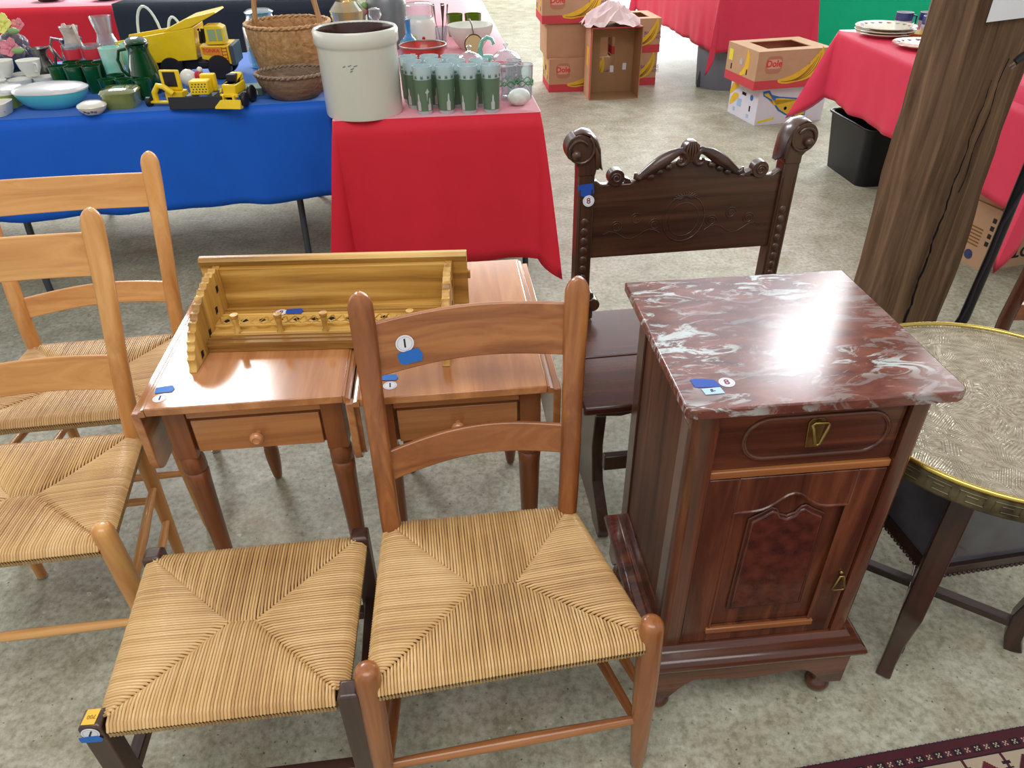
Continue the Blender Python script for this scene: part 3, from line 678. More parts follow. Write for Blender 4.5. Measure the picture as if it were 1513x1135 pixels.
m=MB(); m.prism([(-.30,.424),(-.30,.408),(-.24,.402),(-.21,.408),(-.16,.396),(.16,.396),(.21,.408),(.24,.402),(.30,.408),(.30,.424)],-.395,-.378,'y'); m.build('front_apron',O['x'],hc)
m=MB(); m.box(-.262,-.36,.20,.262,-.338,.245); m.build('stretcher',O['x'],hc,bevel=.003)
m=MB(); m.box(-.262,-.10,.26,.262,-.08,.31); m.build('stretcher',O['x'],hc,bevel=.003)
m=MB(); m.prism([(-.284,.832),(-.246,.836),(-.241,.812),(-.256,.799),(-.277,.806)],-.0213,-.0207,'y'); m.build('masking_tape',M_tapeD,hc,smooth=0)
sticker(hc,frame((-.255,-.0226,.792),(1,0,.1),(0,0,1)),'8',.0145,ink=M_inkp)

# ---------------------------------------------------------------- round brass tray table
bt=thing('brass_tray_table','round embossed brass tray table with dark wooden legs, right of the marble topped cabinet','table',(.94,1.12,0),0)
def tray_mat():
    m,nt,b=newmat('embossed_brass'); N=nt.nodes; L=nt.links; tc=N.new('ShaderNodeTexCoord'); sp=N.new('ShaderNodeSeparateXYZ'); L.new(tc.outputs['Object'],sp.inputs[0])
    def M_(op,a,b_=None,v=None):
        n=N.new('ShaderNodeMath'); n.operation=op
        for i,q in enumerate((a,b_)):
            if q is None: continue
            if isinstance(q,(int,float)): n.inputs[i].default_value=q
            else: L.new(q,n.inputs[i])
        return n.outputs[0]
    x,y=sp.outputs[0],sp.outputs[1]; r=M_('SQRT',M_('ADD',M_('MULTIPLY',x,x),M_('MULTIPLY',y,y))); th=M_('ARCTAN2',y,x)
    w1=M_('SINE',M_('MULTIPLY',r,190.0)); pet=M_('SINE',M_('ADD',M_('MULTIPLY',th,16.0),M_('MULTIPLY',M_('SINE',M_('MULTIPLY',r,75.0)),2.5)))
    pat=M_('MULTIPLY',w1,pet)
    vo=N.new('ShaderNodeTexVoronoi'); vo.feature='DISTANCE_TO_EDGE'; vo.inputs['Scale'].default_value=16; L.new(tc.outputs['Object'],vo.inputs['Vector'])
    nz=N.new('ShaderNodeTexNoise'); nz.inputs['Scale'].default_value=9; nz.inputs['Distortion'].default_value=3.5; nz.inputs['Detail'].default_value=1; L.new(tc.outputs['Object'],nz.inputs['Vector'])
    wv=M_('SINE',M_('MULTIPLY',nz.outputs['Fac'],90.0))
    vr=M_('SINE',M_('MULTIPLY',vo.outputs['Distance'],110.0))
    h=M_('ADD',M_('MULTIPLY',pat,.9),M_('ADD',M_('MULTIPLY',vr,.5),M_('MULTIPLY',wv,.45)))
    bp=N.new('ShaderNodeBump'); bp.inputs['Strength'].default_value=.5; bp.inputs['Distance'].default_value=.0018; L.new(h,bp.inputs['Height']); L.new(bp.outputs['Normal'],b.inputs['Normal'])
    cr=N.new('ShaderNodeValToRGB'); cr.color_ramp.elements[0].color=srgb((128,116,92)); cr.color_ramp.elements[1].color=srgb((200,190,166)); n3=M_('MULTIPLY_ADD',h,.25); N_=n3.node; N_.inputs[2].default_value=.55; L.new(n3,cr.inputs['Fac']); L.new(cr.outputs[0],b.inputs['Base Color'])
    b.inputs['Metallic'].default_value=.55; b.inputs['Roughness'].default_value=.34; return m
M_tray=tray_mat(); M_brass=plain('polished_brass',(206,180,96),.25,metal=1); M_brassd=plain('aged_brass',(112,102,74),.5,metal=.5,c2=(62,54,38),vscale=30)
m=MB(); m.lathe([(0,.604),(.288,.604),(.290,.606),(.290,.596),(0,.596)],64,caps=False); m.build('embossed_tray',M_tray,bt,smooth=30)
m=MB(); m.tube([(.2955*math.cos(2*PI*k/72),.2955*math.sin(2*PI*k/72),.607) for k in range(72)],.0055,8,closed=True); rm=m.build('tray_rim',M_brass,bt,smooth=80)
m=MB(); m.lathe([(.297,.606),(.299,.600),(.299,.568),(.296,.563),(.290,.563),(.290,.606)],72,caps=False); sk=m.build('tray_skirt',M_brassd,bt,smooth=30)
m=MB()
for k in range(36):
    def pt(a,z): return (.2995*math.cos(a),.2995*math.sin(a),z)
    a0=2*PI*k/36; w_=2*PI/36
    key=[(.08,.572),(.08,.596),(.82,.596),(.82,.577),(.3,.577),(.3,.589),(.62,.589),(.62,.583)]
    pts=[]
    for (u0,z0),(u1,z1) in zip(key[:-1],key[1:]):
        for q in(0,.5): pts.append(pt(a0+(u0+(u1-u0)*q)*w_,z0+(z1-z0)*q))
    pts.append(pt(a0+key[-1][0]*w_,key[-1][1])); m.tube(pts,.0011,4)
m.build('greek_key_band',M_brassd,sk,smooth=0)
for aa in(-126,-34,54,146):
    a=R(aa); ca,sa=math.cos(a),math.sin(a); m=MB()
    P=[(.225,0),(.213,.035),(.208,.10),(.222,.17),(.233,.225),(.224,.30),(.212,.45),(.205,.57)]
    Wd=[.0165,.0155,.0165,.0195,.0225,.0225,.0225,.022]
    m.tube([(r*ca,r*sa,z) for r,z in P],Wd,4,a=1.0,b=1.15,sq=9,up=(ca,sa,0)); m.build('leg',M_brassleg['z'],bt,smooth=30,bevel=.003)
for aa in(-34,56):
    a=R(aa); m=MB(); z=.075 if aa<0 else .0745; m.tube([(-.212*math.cos(a),-.212*math.sin(a),z),(.212*math.cos(a),.212*math.sin(a),z)],.0135,4,a=.9,b=.8,sq=9); m.build('cross_stretcher',M_brassleg['x'],bt,bevel=.002)
rot=Matrix.Rotation(R(-36),4,'Z')@Matrix.Rotation(R(45),4,'Z')
hb=.138
m=MB(); m.box(-hb+.006,-hb+.006,.31,hb-.006,hb-.006,.56,mat=rot); cb=m.build('cupboard_panel',plain('smoked_panel',(104,104,112),.3,coat=.4,c2=(66,62,68)),bt,smooth=0)
m=MB(); m.box(-hb-.004,-hb-.004,.288,hb+.004,hb+.004,.312,mat=rot)
for k in range(26):
    u=-hb+.004+(2*hb-.008)*k/25
    for s in(-1,1): m.sphere(rot@V((u,s*(hb+.003),.288)),.0052,n=4); m.sphere(rot@V((s*(hb+.003),u,.288)),.0052,n=4)
m.build('beaded_base_frame',M_brassleg['x'],bt,smooth=30,bevel=.001)
m=MB(); m.lathe([(.004,0),(.004,.008),(.008,.012),(.008,.018),(.003,.021),(0,.021)],12,mat=rot@Matrix.Rotation(PI/2,4,'X'),c=rot@V((-hb+.082,-hb+.006,.50))); m.build('knob',M_brass,cb,smooth=50)

# ---------------------------------------------------------------- oriental rug
a=.154; ru=thing('oriental_rug','dark red oriental rug with patterned border on the floor, bottom right corner','rug',(.565,.733,0),a)
M_r=[plain('rug_maroon',(74,26,36),.95,bump=.6,bscale=900),plain('rug_black',(34,22,30),.95,bump=.6,bscale=900),plain('rug_cream',(176,158,136),.95,bump=.6,bscale=900),plain('rug_red',(96,30,40),.95,bump=.6,bscale=900),plain('rug_plum',(62,24,44),.95,bump=.6,bscale=900)]
m=MB(); c_=.003
def rugc(u,v):
    if v<.004: return 4
    if v<.017: return 0
    if v<.0185: return 1
    if v<.0325:
        w=v-.0255; p=(u%.021)-.0105; blk=int(u/.021)%4
        if abs(abs(w)-abs(p))<.0016 and abs(p)<.005 and abs(w)<.005: return 2
        return (1,0,1,0)[blk]
    if v<.040: return 0
    if v<.042: return 1
    if v<.115:
        w=v-.078; p=(u%.085)-.0425
        if abs(p)/.030+abs(w)/.028<1 and not abs(p)/.016+abs(w)/.014<1: return 3 if (int(u/.085)%2) else 0
        if abs(p)/.010+abs(w)/.009<1: return 1
        q=(u+.0425)%.085-.0425
        if abs(q)<.010 and abs(w)<.024 and (int((w+.1)/.005)%2==0): return 1
        if abs(q-.0)<.003: return 0
        return 2
    if v<.120: return 1
    if v<.132: return 0
    w=(v%.09)-.045;p=(u%.09)-.045
    if abs(p)+abs(w)<.014: return 2
    if abs(p)+abs(w)<.03: return 1
    return 3
nu=int(.80/c_); nv=int(.18/c_); b0=0
vs=[(-.12+i*c_,-j*c_,.007) for j in range(nv+1) for i in range(nu+1)]
m.v=vs
for j in range(nv):
    for i in range(nu):
        k=j*(nu+1)+i; m.f.append((k,k+nu+1,k+nu+2,k+1)); m.m.append(rugc((i+.5)*c_,(j+.5)*c_))
W_,D_=nu*c_,nv*c_
m.box(-.12,-D_,0,-.12+W_,0,.0065,mi=4); m.box(-.12,-1.4,0,-.12+W_,-D_,.007,mi=3)
m.build('rug_pile',M_r,ru,smooth=0)
m=MB()
rnd=random.Random(3)
for i in range(90):
    x=-.12+W_*i/90+rnd.uniform(-.003,.003); m.tube([(x,-.004,.004),(x+rnd.uniform(-.002,.002),.0025,.003)],.0012,4)
tag(m.build('selvedge_fringe',M_r[4],ru,smooth=0),kind='stuff')
fz=MB(); fz.tube([(1.02*.0+.55+.01,.765,.004),(.56,.80,.012),(.566,.778,.006),(.571,.80,.010)],.0011,5)

# ---------------------------------------------------------------- hewn timber post
po=thing('timber_post','rough hewn square timber post standing behind the brass tray table','post',(1.43,2.36,0),0)
m=MB(); A_=[V((1.262,2.13)),V((1.205,2.31)),V((1.50,2.47)),V((1.548,2.26))]
rnd=random.Random(5); vs=[];nz=40; per=10
cn=[p-V((1.43,2.36)) for p in A_]
for j in range(nz+1):
    z=2.6*j/nz
    for e in range(4):
        p,q=cn[e],cn[(e+1)%4]
        for k in range(per):
            u=k/per; b=p.lerp(q,u); nrm=V(((q-p).y,-(q-p).x)).normalized()*-1
            ch=(.016+.010*math.sin(z*6.3+e))*(1 if k==0 else 0)
            b=b*(1-ch/ .25)+nrm*(rnd.uniform(-.0016,.0016)+.004*math.sin(z*5+e*2+u*3)+.003*math.sin(z*13+e*5+u*9))
            b.x+=-.012*z*0+ .012*math.sin(z*2.2+e)*(.3)
            vs.append((b.x,b.y,z))
n4=4*per;fs=[]
for j in range(nz):
    for k in range(n4): fs.append((j*n4+k,j*n4+(k+1)%n4,(j+1)*n4+(k+1)%n4,(j+1)*n4+k))
m.add(vs,fs); m.add([vs[i] for i in range(n4)],[tuple(range(n4))]); m.build('timber',M_post['z'],po,smooth=22)
# drying checks: long dark cracks in the front face
def fpt(u,z,off=.0015):
    p=cn[3].lerp(cn[0],1-u); nrm=(V((cn[0].y-cn[3].y,-(cn[0].x-cn[3].x)))).normalized(); nrm=nrm if nrm.y<0 else -nrm
    q=p+nrm*off; return V((q.x,q.y,z))
m=MB(); pts=[];ra=[]
for k in range(40):
    z=.02+k*.024; u=.34+.10*z+.012*math.sin(k*.9)+.008*math.sin(k*2.3); pts.append(fpt(1-(1-u),z,.0052)); ra.append(.0048*(1-k/42)+.0008)
m.tube(pts,ra,6,b=.4); m.build('drying_crack',M_dkhole,po,smooth=0)
m=MB(); pts=[fpt(.52+.02*math.sin(k)+.004*k,.62+k*.03,.0052) for k in range(14)]; m.tube(pts,.0016,5,b=.4); m.build('drying_crack',M_dkhole,po,smooth=0)
sg_=thing('paper_notice','blank white paper notice pinned to the timber post','notice',(1.43,2.36,0),0)
m=MB(); q0,q1,q2,q3=fpt(.07,1.115,.012),fpt(.95,1.115,.012),fpt(.95,1.40,.012),fpt(.07,1.40,.012)
m.add([q0,q1,q2,q3]+[q+V((.0,.0015,0)) for q in(q0,q1,q2,q3)],[(0,1,2,3),(7,6,5,4),(0,4,5,1),(1,5,6,2),(2,6,7,3),(3,7,4,0)]); m.build('sheet',M_paper,sg_,smooth=0)
pg=thing('power_plug','black power plug with two bright prongs hanging in front of the timber post','plug',(1.43,2.36,0),0)
c=fpt(.56,1.005,.03); m=MB(); m.tube([c+V((0,0,0)),c+V((.012,0,.012)),c+V((.03,.002,.03))],[.009,.011,.006],8); bd=m.build('plug_body',M_black,pg,smooth=40)
m=MB(); m.tube([c+V((-.004,-.003,-.001)),c+V((-.018,-.004,-.012))],.0028,4,b=.5); m.build('prong',M_glide,bd)
m=MB(); m.tube([c+V((.004,-.003,-.006)),c+V((-.009,-.004,-.018))],.0028,4,b=.5); m.build('prong',M_glide,bd)
m=MB(); m.tube([c+V((.03,.002,.03)),c+V((.10,-.01,.12)),c+V((.16,0,.30)),c+V((.17,0,.62))],.004,7); m.build('cord',M_black,pg,smooth=60)
# iron rod and cable standing in front of the red table, beside the post
ir=thing('iron_rod','dark iron rod leaning beside the timber post','rod',(1.61,2.2,0),0)
m=MB(); m.tube([(-.05,.02,0),(-.02,0,.16),(-.01,0,.40),(-.004,0,.70),(.01,0,1.15)],[.017,.018,.0165,.0155,.014],10,up=(0,1,0)); m.build('rod',M_black,ir,smooth=60)
m=MB(); m.tube([(.045,-.02,.86),(.0,-.025,.66),(-.035,-.03,.52),(-.034,-.028,.40),(-.04,-.026,.31),(-.036,-.02,.22),(-.042,-.012,.12)],.0042,7,up=(0,1,0)); m.build('cable',plain('dark_cable',(44,34,48),.5),ir,smooth=60)
# mahogany chair just entering at the right edge
rc=thing('reddish_wood_chair','reddish mahogany chair just showing at the right edge beside the tray table','chair',(1.42,1.78,0),0)
m=MB(); m.tube([(-.01,0,0),(-.012,0,.40),(-.005,-.01,.62),(.02,.02,.95)],[.014,.019,.018,.014],8,up=(0,1,0)); m.build('back_post',M_night['z'],rc,smooth=60)
m=MB(); m.tube([(.42,0,0),(.40,0,.40),(.40,0,.62),(.39,.02,.95)],[.014,.019,.018,.014],8,up=(0,1,0)); m.build('back_post',M_night['z'],rc,smooth=60)
m=MB(); m.box(0,-.01,.40,.40,.01,.45); m.build('seat_rail',M_dark['x'],rc,bevel=.003)
m=MB(); m.box(0,-.012,.49,.40,.004,.53); m.build('lower_back_rail',M_dark['x'],rc,bevel=.003)
m=MB(); m.box(0,-.002,.86,.40,.012,.94); m.build('crest_rail',M_dark['x'],rc,bevel=.003)
m=MB(); m.box(.03,-.40,.44,.41,.0,.465); m.build('seat',M_dark['x'],rc,bevel=.005)
for x in(.05,.40):
    m=MB(); m.tube([(x,-.36,0),(x,-.36,.44)],[.013,.018],8,up=(0,1,0)); m.build('leg',M_night['z'],rc,smooth=60)
# ---------------------------------------------------------------- folding tables under plastic cloths
def cloth_mat(name,c,rough=.45,under=None):
    m=plain(name,c,rough,bump=.25,bscale=14,spec=.18,var=.03); b=m.node_tree.nodes['Principled BSDF']; return m
M_blue=cloth_mat('blue_plastic_cloth',(28,96,204)); M_red=cloth_mat('red_plastic_cloth',(218,46,62),.6); M_redu=plain('red_cloth_underside',(222,150,160),.5)
M_redf=cloth_mat('pink_red_plastic_cloth',(222,66,92)); M_pinku=plain('pink_cloth_underside',(232,120,160),.5)
M_green=cloth_mat('green_plastic_cloth',(20,190,140)); M_charc=cloth_mat('charcoal_cloth',(44,52,62)); M_blueu=plain('blue_cloth_underside',(50,100,180),.5)
def tablecloth(name,label,o,yaw,w,d,drop,mat,under,seed=1,H=.74,flare=.08,corner=1.45,sides=(1,1,1,1),sheet=1):
    """o = front-left corner; cloth with hanging sides and folded corners"""
    rnd=random.Random(seed); r=.012; per=[]
    # perimeter of rounded rectangle with outward normals, anticlockwise from front-left
    cs=[((r,r),180),((w-r,r),270),((w-r,d-r),0),((r,d-r),90)]
    for i,((cx,cy),a0) in enumerate(cs):
        for k in range(13):
            a=R(a0+90*k/12); per.append((cx+r*math.cos(a),cy+r*math.sin(a),math.cos(a),math.sin(a),1-abs(k-6)/6,i))
        (nx,ny),a1=cs[(i+1)%4]; a=R(a0+90); p0=(cx+r*math.cos(a),cy+r*math.sin(a)); p1=(nx+r*math.cos(a),ny+r*math.sin(a))
        L_=math.hypot(p1[0]-p0[0],p1[1]-p0[1]); n=max(6,int(L_/.04))
        for k in range(1,n): u=k/n; per.append((p0[0]+(p1[0]-p0[0])*u,p0[1]+(p1[1]-p0[1])*u,math.cos(a),math.sin(a),-u*L_ if u<.5 else -(1-u)*L_,i))
    ph=rnd.uniform(0,6); K=12; vs=[];n=len(per); s=0
    for j in range(K+1):
        k=j/K
        for i,(x,y,nx,ny,c,side) in enumerate(per):
            if c>=0: cf=c; e=1
            else: cf=0; e=math.exp(c/.10)
            cor=(cf if c>=0 else 0)
            dl=drop*(1+(corner-1)*cor**1.2) if c>=0 else drop*(1+.10*e*0)
            wave=.010*math.sin(i*.55+ph)+.006*math.sin(i*1.31+ph*2)
            off=.006+wave*k*k + (flare*cor**1.5*k if c>=0 else flare*.0) - (.028*e*k*math.sin(PI*min(1,-c/.2)) if c<0 else 0)
            if j==0: off=0
            z=H-dl*k - (.004 if j==1 else 0) + (.004*math.sin(i*.8+ph)*k if c<0 else 0)
            if j==0: z=H+.003
            vs.append((x+nx*off,y+ny*off,z))
    m=MB(); fs=[]
    for j in range(K):
        for i in range(n): fs.append((j*n+i,j*n+(i+1)%n,(j+1)*n+(i+1)%n,(j+1)*n+i))
    m.add(vs,fs)
    # top
    m.add([vs[i] for i in range(n)],[tuple(range(n))])
    me_o=m.build(name,[mat,under],None,smooth=60)
    sm=me_o.modifiers.new('s','SOLIDIFY'); sm.thickness=.0012; sm.offset=-1; sm.material_offset=1
    me_o.location=(o[0],o[1],0); me_o.rotation_euler=(0,0,yaw)
    return tag(me_o,label,'tablecloth')
M_tt=plain('folding_table_top',(206,204,198),.5); M_leg=plain('grey_steel_leg',(72,78,86),.4,metal=.3)
def folding_table(label,o,yaw,w,d,H=.74,ends_at=(.14,.86),group=None):
    """long side along local y when d>w"""
    t=thing('folding_table',label,'table',(o[0],o[1],0),yaw,group)
    m=MB(); m.box(.012,.012,H-.045,w-.012,d-.012,H-.003); m.build('tabletop',M_tt,t,bevel=.006)
    long_y=d>w
    for e in ends_at:
        ends=[]
        for s in(.12,.88):
            x,y=(w*s,d*e) if long_y else (w*e,d*s)
            sp=(.06*(1 if s>.5 else -1))
            P=[(x,y,H-.045),(x,y,.40),(x+(sp if long_y else 0),y+(0 if long_y else sp),.05),(x+(sp if long_y else 0),y+(0 if long_y else sp),.005)]
            m=MB(); m.tube(P,.014,8,up=(1,.3,0)); m.build('leg',M_leg,t,smooth=60); ends.append(P)
        m=MB(); a,b=ends; m.tube([(a[1][0],a[1][1],.40),(b[1][0],b[1][1],.40)],.012,8); m.build('cross_bar',M_leg,t,smooth=60)
    return t
YB=.165
# blue: front edge from (-2.62,..) to (-.715,2.985)
bo=(-.705-3.2*math.cos(YB),2.985-3.2*math.sin(YB))
b1=(-.705-1.86*math.cos(YB),2.985-1.86*math.sin(YB))
folding_table('folding table under the blue plastic cloth, its right end beside the red cloth',b1,YB,1.855,1.10,ends_at=(.30,.90))
folding_table('folding table under the left end of the blue plastic cloth, outside the edge of view',bo,YB,1.33,1.10)
tablecloth('blue_tablecloth','blue plastic cloth covering the table of toys, baskets and glass at the left',bo,YB,3.2,1.12,.385,M_blue,M_blueu,seed=2,flare=.02,corner=1.05)
YR=.095; ro=(-.63,2.685)
folding_table('folding table under the near end of the red cloth, below the stoneware crock',(ro[0],ro[1]),YR,.76,1.83)
folding_table('folding table under the far end of the long red cloth, behind the crock',(ro[0]-1.84*math.sin(YR),ro[1]+1.84*math.cos(YR)),YR,.76,1.83)
tablecloth('red_tablecloth','long red plastic cloth under the stoneware crock and green tumblers',ro,YR,.76,3.67,.575,M_red,M_redu,seed=5,flare=.13,corner=1.12)
# red table at the right, running towards the camera behind the post
YG=-.035; rg=(1.825,4.345-1.83)
folding_table('folding table under the red cloth at the right, behind the timber post',(1.89,2.515),-YG,.76,1.83,ends_at=(.38,.50))
tablecloth('red_tablecloth','red plastic cloth at the right holding the patterned plates, partly hidden by the timber post',(1.89,2.515),-YG,.76,1.83,.345,M_redf,M_pinku,seed=8,flare=.20,corner=1.45)
# far red table, end-on, and its neighbour
folding_table('folding table under the red cloth behind the banana boxes',(1.60,6.02),.10,.76,2.4)
tablecloth('red_tablecloth','red plastic cloth on the far table right behind the stacked banana boxes',(1.60,6.02),.10,.76,2.4,.42,M_redf,M_pinku,seed=11,flare=.10,corner=1.35)
folding_table('folding table under the green cloth at the far right',(2.55,7.05),.10,1.6,.76)
tablecloth('green_tablecloth','bright green plastic cloth hanging at the top right behind the plates',(2.55,7.05),.10,1.6,.76,.62,M_green,M_green,seed=14,flare=.03,corner=1.1)
folding_table('folding table under the red cloth far back at the left',(-4.13,5.83),.05,1.32,.76)
tablecloth('red_tablecloth','red plastic cloth on the far table at the top left corner',(-4.13,5.83),.05,1.32,.76,.50,M_red,M_redu,seed=17,flare=.06,corner=1.2)
folding_table('folding table under the charcoal cloth behind the toy dump truck',(-2.68,5.55),.03,1.55,.76,H=.79)
tablecloth('charcoal_tablecloth','charcoal cloth reaching low behind the toy dump truck and baskets',(-2.68,5.55),.03,1.55,.76,.74,M_charc,M_charc,seed=20,H=.79,flare=.02,corner=1.02)
# ---------------------------------------------------------------- things on the sale tables
Z0=.7435
G_clear=glass('clear_glass',(236,242,244),alpha=.10,fac=.3); G_green=glass('green_glass',(30,120,70),alpha=.35,fac=.25); G_lime=glass('pale_green_glass',(190,200,120),alpha=.3,fac=.25)
G_frost=plain('frosted_glass',(206,222,222),.35,coat=.3); G_dkgreen=glass('bottle_green_glass',(14,84,44),alpha=.55,fac=.25); G_olive=glass('olive_glass',(110,150,20),alpha=.45,fac=.25)
M_milk=plain('milk_glass',(232,232,222),.2,coat=.5); M_porc=plain('porcelain',(224,220,206),.25,coat=.5); M_turq=plain('turquoise_glaze',(92,200,208),.22,coat=.5)
M_lidw=plain('translucent_lid',(204,204,204),.25,coat=.5); M_lime=plain('yellow_green_glaze',(196,212,92),.3,coat=.4); M_cobalt=plain('blue_floral',(60,66,110),.4)
M_stone=plain('stoneware_glaze',(224,226,212),.28,coat=.5,var=.05,vscale=5); M_brownin=plain('brown_glaze',(66,36,28),.25,coat=.4); M_stamp=plain('grey_stamp',(120,130,136),.5)
M_splint=woods('basket_splint',(150,104,60),(214,170,118),c3=(186,142,92),rough=.6,scale=60,coat=0,str_=.5); M_splintd=woods('grey_splint',(96,74,56),(156,128,102),rough=.7,scale=70,coat=0,str_=.5)
M_copper=plain('copper',(180,96,60),.3,metal=1); M_pewter=plain('pewter_lid',(150,140,136),.35,metal=.8); M_silver=plain('silver_plate',(150,144,140),.25,metal=.9,c2=(70,66,70),vscale=25)
M_toyy=plain('toy_yellow',(240,204,20),.35,coat=.2,var=.08,vscale=30); M_toyk=plain('toy_black',(30,30,36),.45); M_toyg=plain('toy_dark_grey',(70,76,84),.4); M_decal=plain('orange_decal',(232,140,40),.5); M_redp=plain('red_paint',(196,36,44),.4); M_window=plain('toy_window',(150,170,130),.3)
M_tin=plain('galvanised_tin',(130,134,136),.45,metal=.7,var=.2); M_pink=plain('porcelain_pink',(222,130,146),.35,coat=.3); M_yel=plain('porcelain_yellow',(232,232,120),.35,coat=.3); M_leaf=plain('porcelain_leaf',(140,176,110),.35)
M_sage=plain('sage_band',(98,124,98),.5,var=.05); M_silh=plain('pale_silhouette',(196,200,196),.5)
def item(name,label,cat,c,rz=0,group=None,z=Z0): return thing(name,label,cat,(c[0],c[1],z),rz,group)
def vessel(r0,r1,h,t=.003,waist=None,foot=0,n=8):
    """open vessel profile, outside up then inside down"""
    P=[(r0*.2,0),(r0,0)]
    for i in range(1,n+1):
        u=i/n; r=r0+(r1-r0)*u+(waist*math.sin(PI*u) if waist else 0); P.append((r,foot+(h-foot)*u if foot else h*u))
    Q=[(max(.001,r-t),z) for r,z in P[1:][::-1]]; Q[-1]=(max(.001,r0-t),.006); return P+Q+[(.0005,.006)]
def simple(name,label,cat,c,prof,mat,part='body',rz=0,group=None,seg=28,sx=1,sy=1,sq=None,z=Z0,mb=None):
    t=item(name,label,cat,c,rz,group,z); m=MB(); m.lathe(prof,seg,sx=sx,sy=sy,sq=sq); m.build(part,mat,t,smooth=45); return t
# stoneware crock
t=item('stoneware_crock','large white stoneware crock with brown interior on the front edge of the red cloth','crock',(-.529,2.812))
m=MB(); m.lathe([(.10,0),(.137,0),(.140,.006),(.141,.23),(.144,.238),(.149,.244),(.149,.283),(.145,.289),(.138,.289),(.136,.284)],56,caps=False); m.build('body',M_stone,t,smooth=50)
m=MB(); m.lathe([(.1362,.2845),(.132,.27),(.130,.02),(.0,.02)],48,caps=False); m.build('brown_lining',M_brownin,t,smooth=50)
for k,(a,b,w_) in enumerate(((-.028,.185,.010),(-.008,.188,.012),(.0,.178,.012),(.012,.187,.014),(-.004,.170,.009))):
    an=-PI/2+a/.141; m=MB(); m.tube([(.1412*math.cos(an+q*w_/.3),.1412*math.sin(an+q*w_/.3),b+q*.002) for q in(-1,0,1)],.0016,5); m.build('stamp_mark',M_stamp,t,smooth=0)
# frosted tumblers with sage band and monument silhouettes
def tumbler(label,c,rz):
    t=item('sage_band_tumbler',label,'tumbler',c,rz,'sage banded frosted tumblers'); m=MB(); h=.165
    m.lathe([(.012,0),(.0265,0),(.0285,.012),(.0355,h),(.0340,h),(.0275,.016),(.0005,.014)],28); m.build('glass_body',glass_fr,t,smooth=50)
    m=MB(); m.lathe([(.0290,.014),(.0341,.122)],28,caps=False); b=m.build('sage_band',M_sage,t,smooth=60)
    def R_(z): return .0285+(.0355-.0285)*(z-.012)/(h-.012)+.0017
    def wrap(P,nm,mat):
        m=MB(); q=[]; 
        for a,z in P: q.append((R_(z)*math.sin(a),-R_(z)*math.cos(a),z))
        m.add(q,[tuple(range(len(q)))]); m.build(nm,mat,b,smooth=0)
    for a0,s in((-.55,1),(.75,.8),(2.2,1),(3.8,.9)):
        wrap([(a0-.22,.016),(a0+.22,.016),(a0+.22,.045*s),(a0+.12,.052*s),(a0+.10,.070*s),(a0,.078*s),(a0-.08,.068*s),(a0-.10,.05*s),(a0-.22,.046*s)],'silhouette',M_silh)
    wrap([(.25,.080),(.40,.086),(.55,.094),(.62,.086),(.78,.082),(.55,.076),(.45,.05),(.42,.05),(.42,.075)],'silhouette',M_silh)
    m=MB()
    for k in range(9):
        a=2*PI*k/9; z=.126; r=R_(z)
        m.add([(r*math.sin(a-.15),-r*math.cos(a-.15),z),(r*math.sin(a+.15),-r*math.cos(a+.15),z),(r*math.sin(a+.1),-r*math.cos(a+.1),z+.012),(r*math.sin(a),-r*math.cos(a),z+.006),(r*math.sin(a-.1),-r*math.cos(a-.1),z+.012)],[(0,1,2,3,4)])
    m.build('border_print',M_sage,b,smooth=0); return t
glass_fr=glass('frosted_tumbler_glass',(214,230,232),alpha=.62,fac=.25,rough=.15)
T_=tumbler('sage banded tumbler in the front row, nearest the crock',(-.301,2.772),0)
for k,(c,l) in enumerate([((-.221,2.776),'second from the crock'),((-.138,2.770),'third from the crock'),((-.056,2.777),'farthest from the crock')]):
    copy_thing(T_,(c[0],c[1],Z0),.9*(k+1),'sage banded tumbler in the front row, '+l)
lab='sage banded tumbler in the rows behind the front four tumblers'
for i,c in enumerate([(-.345,2.86),(-.265,2.865),(-.185,2.862),(-.10,2.868),(-.37,2.95),(-.29,2.955),(-.21,2.95)]): copy_thing(T_,(c[0],c[1],Z0),i*.7,lab)
def holly(label,c,first=[None]):
    if first[0]: return copy_thing(first[0],(c[0],c[1],Z0),.8,label)
    t=item('holly_tumbler',label,'tumbler',c,0,'clear tumblers with green garland'); m=MB(); h=.128
    m.lathe([(.01,0),(.027,0),(.032,h),(.0305,h),(.026,.012),(.0005,.011)],26); m.build('glass_body',G_clear,t,smooth=50)
    m=MB(); r=.0312
    m.tube([(r*math.cos(a),r*math.sin(a),.066+.008*math.sin(a*4)) for a in [2*PI*k/40 for k in range(40)]],.0022,5,closed=True); m.tube([(r*math.cos(a),r*math.sin(a),.062-.010*math.sin(a*4)) for a in [2*PI*k/40 for k in range(40)]],.0016,5,closed=True); m.build('garland_print',plain('garland_green',(70,140,80),.5),t)
    m=MB(); m.lathe([(.0318,h-.002),(.0322,h),(.0305,h)],26,caps=False); m.build('rim_line',M_paper,t); first[0]=t; return t
holly('clear tumbler with green garland behind the egg, nearer the sage banded tumblers',(.005,2.95)); holly('clear tumbler with green garland at the right, just behind the egg',(.072,2.96)); holly('clear tumbler with green garland, farther back behind the egg',(.03,3.04))
t=item('ceramic_egg','white speckled ceramic egg on the right front corner of the red cloth','egg',(.048,2.86),.3); m=MB(); m.lathe([(.0005,-.044),(.010,-.042),(.021,-.034),(.029,-.018),(.0315,0),(.029,.018),(.023,.030),(.013,.039),(.0005,.042)],24,mat=Matrix.Rotation(PI/2,4,'Y'),c=(0,0,.0315)); m.build('egg_shell',plain('egg_white',(232,232,224),.4,c2=(196,210,198),vscale=40),t,smooth=170)
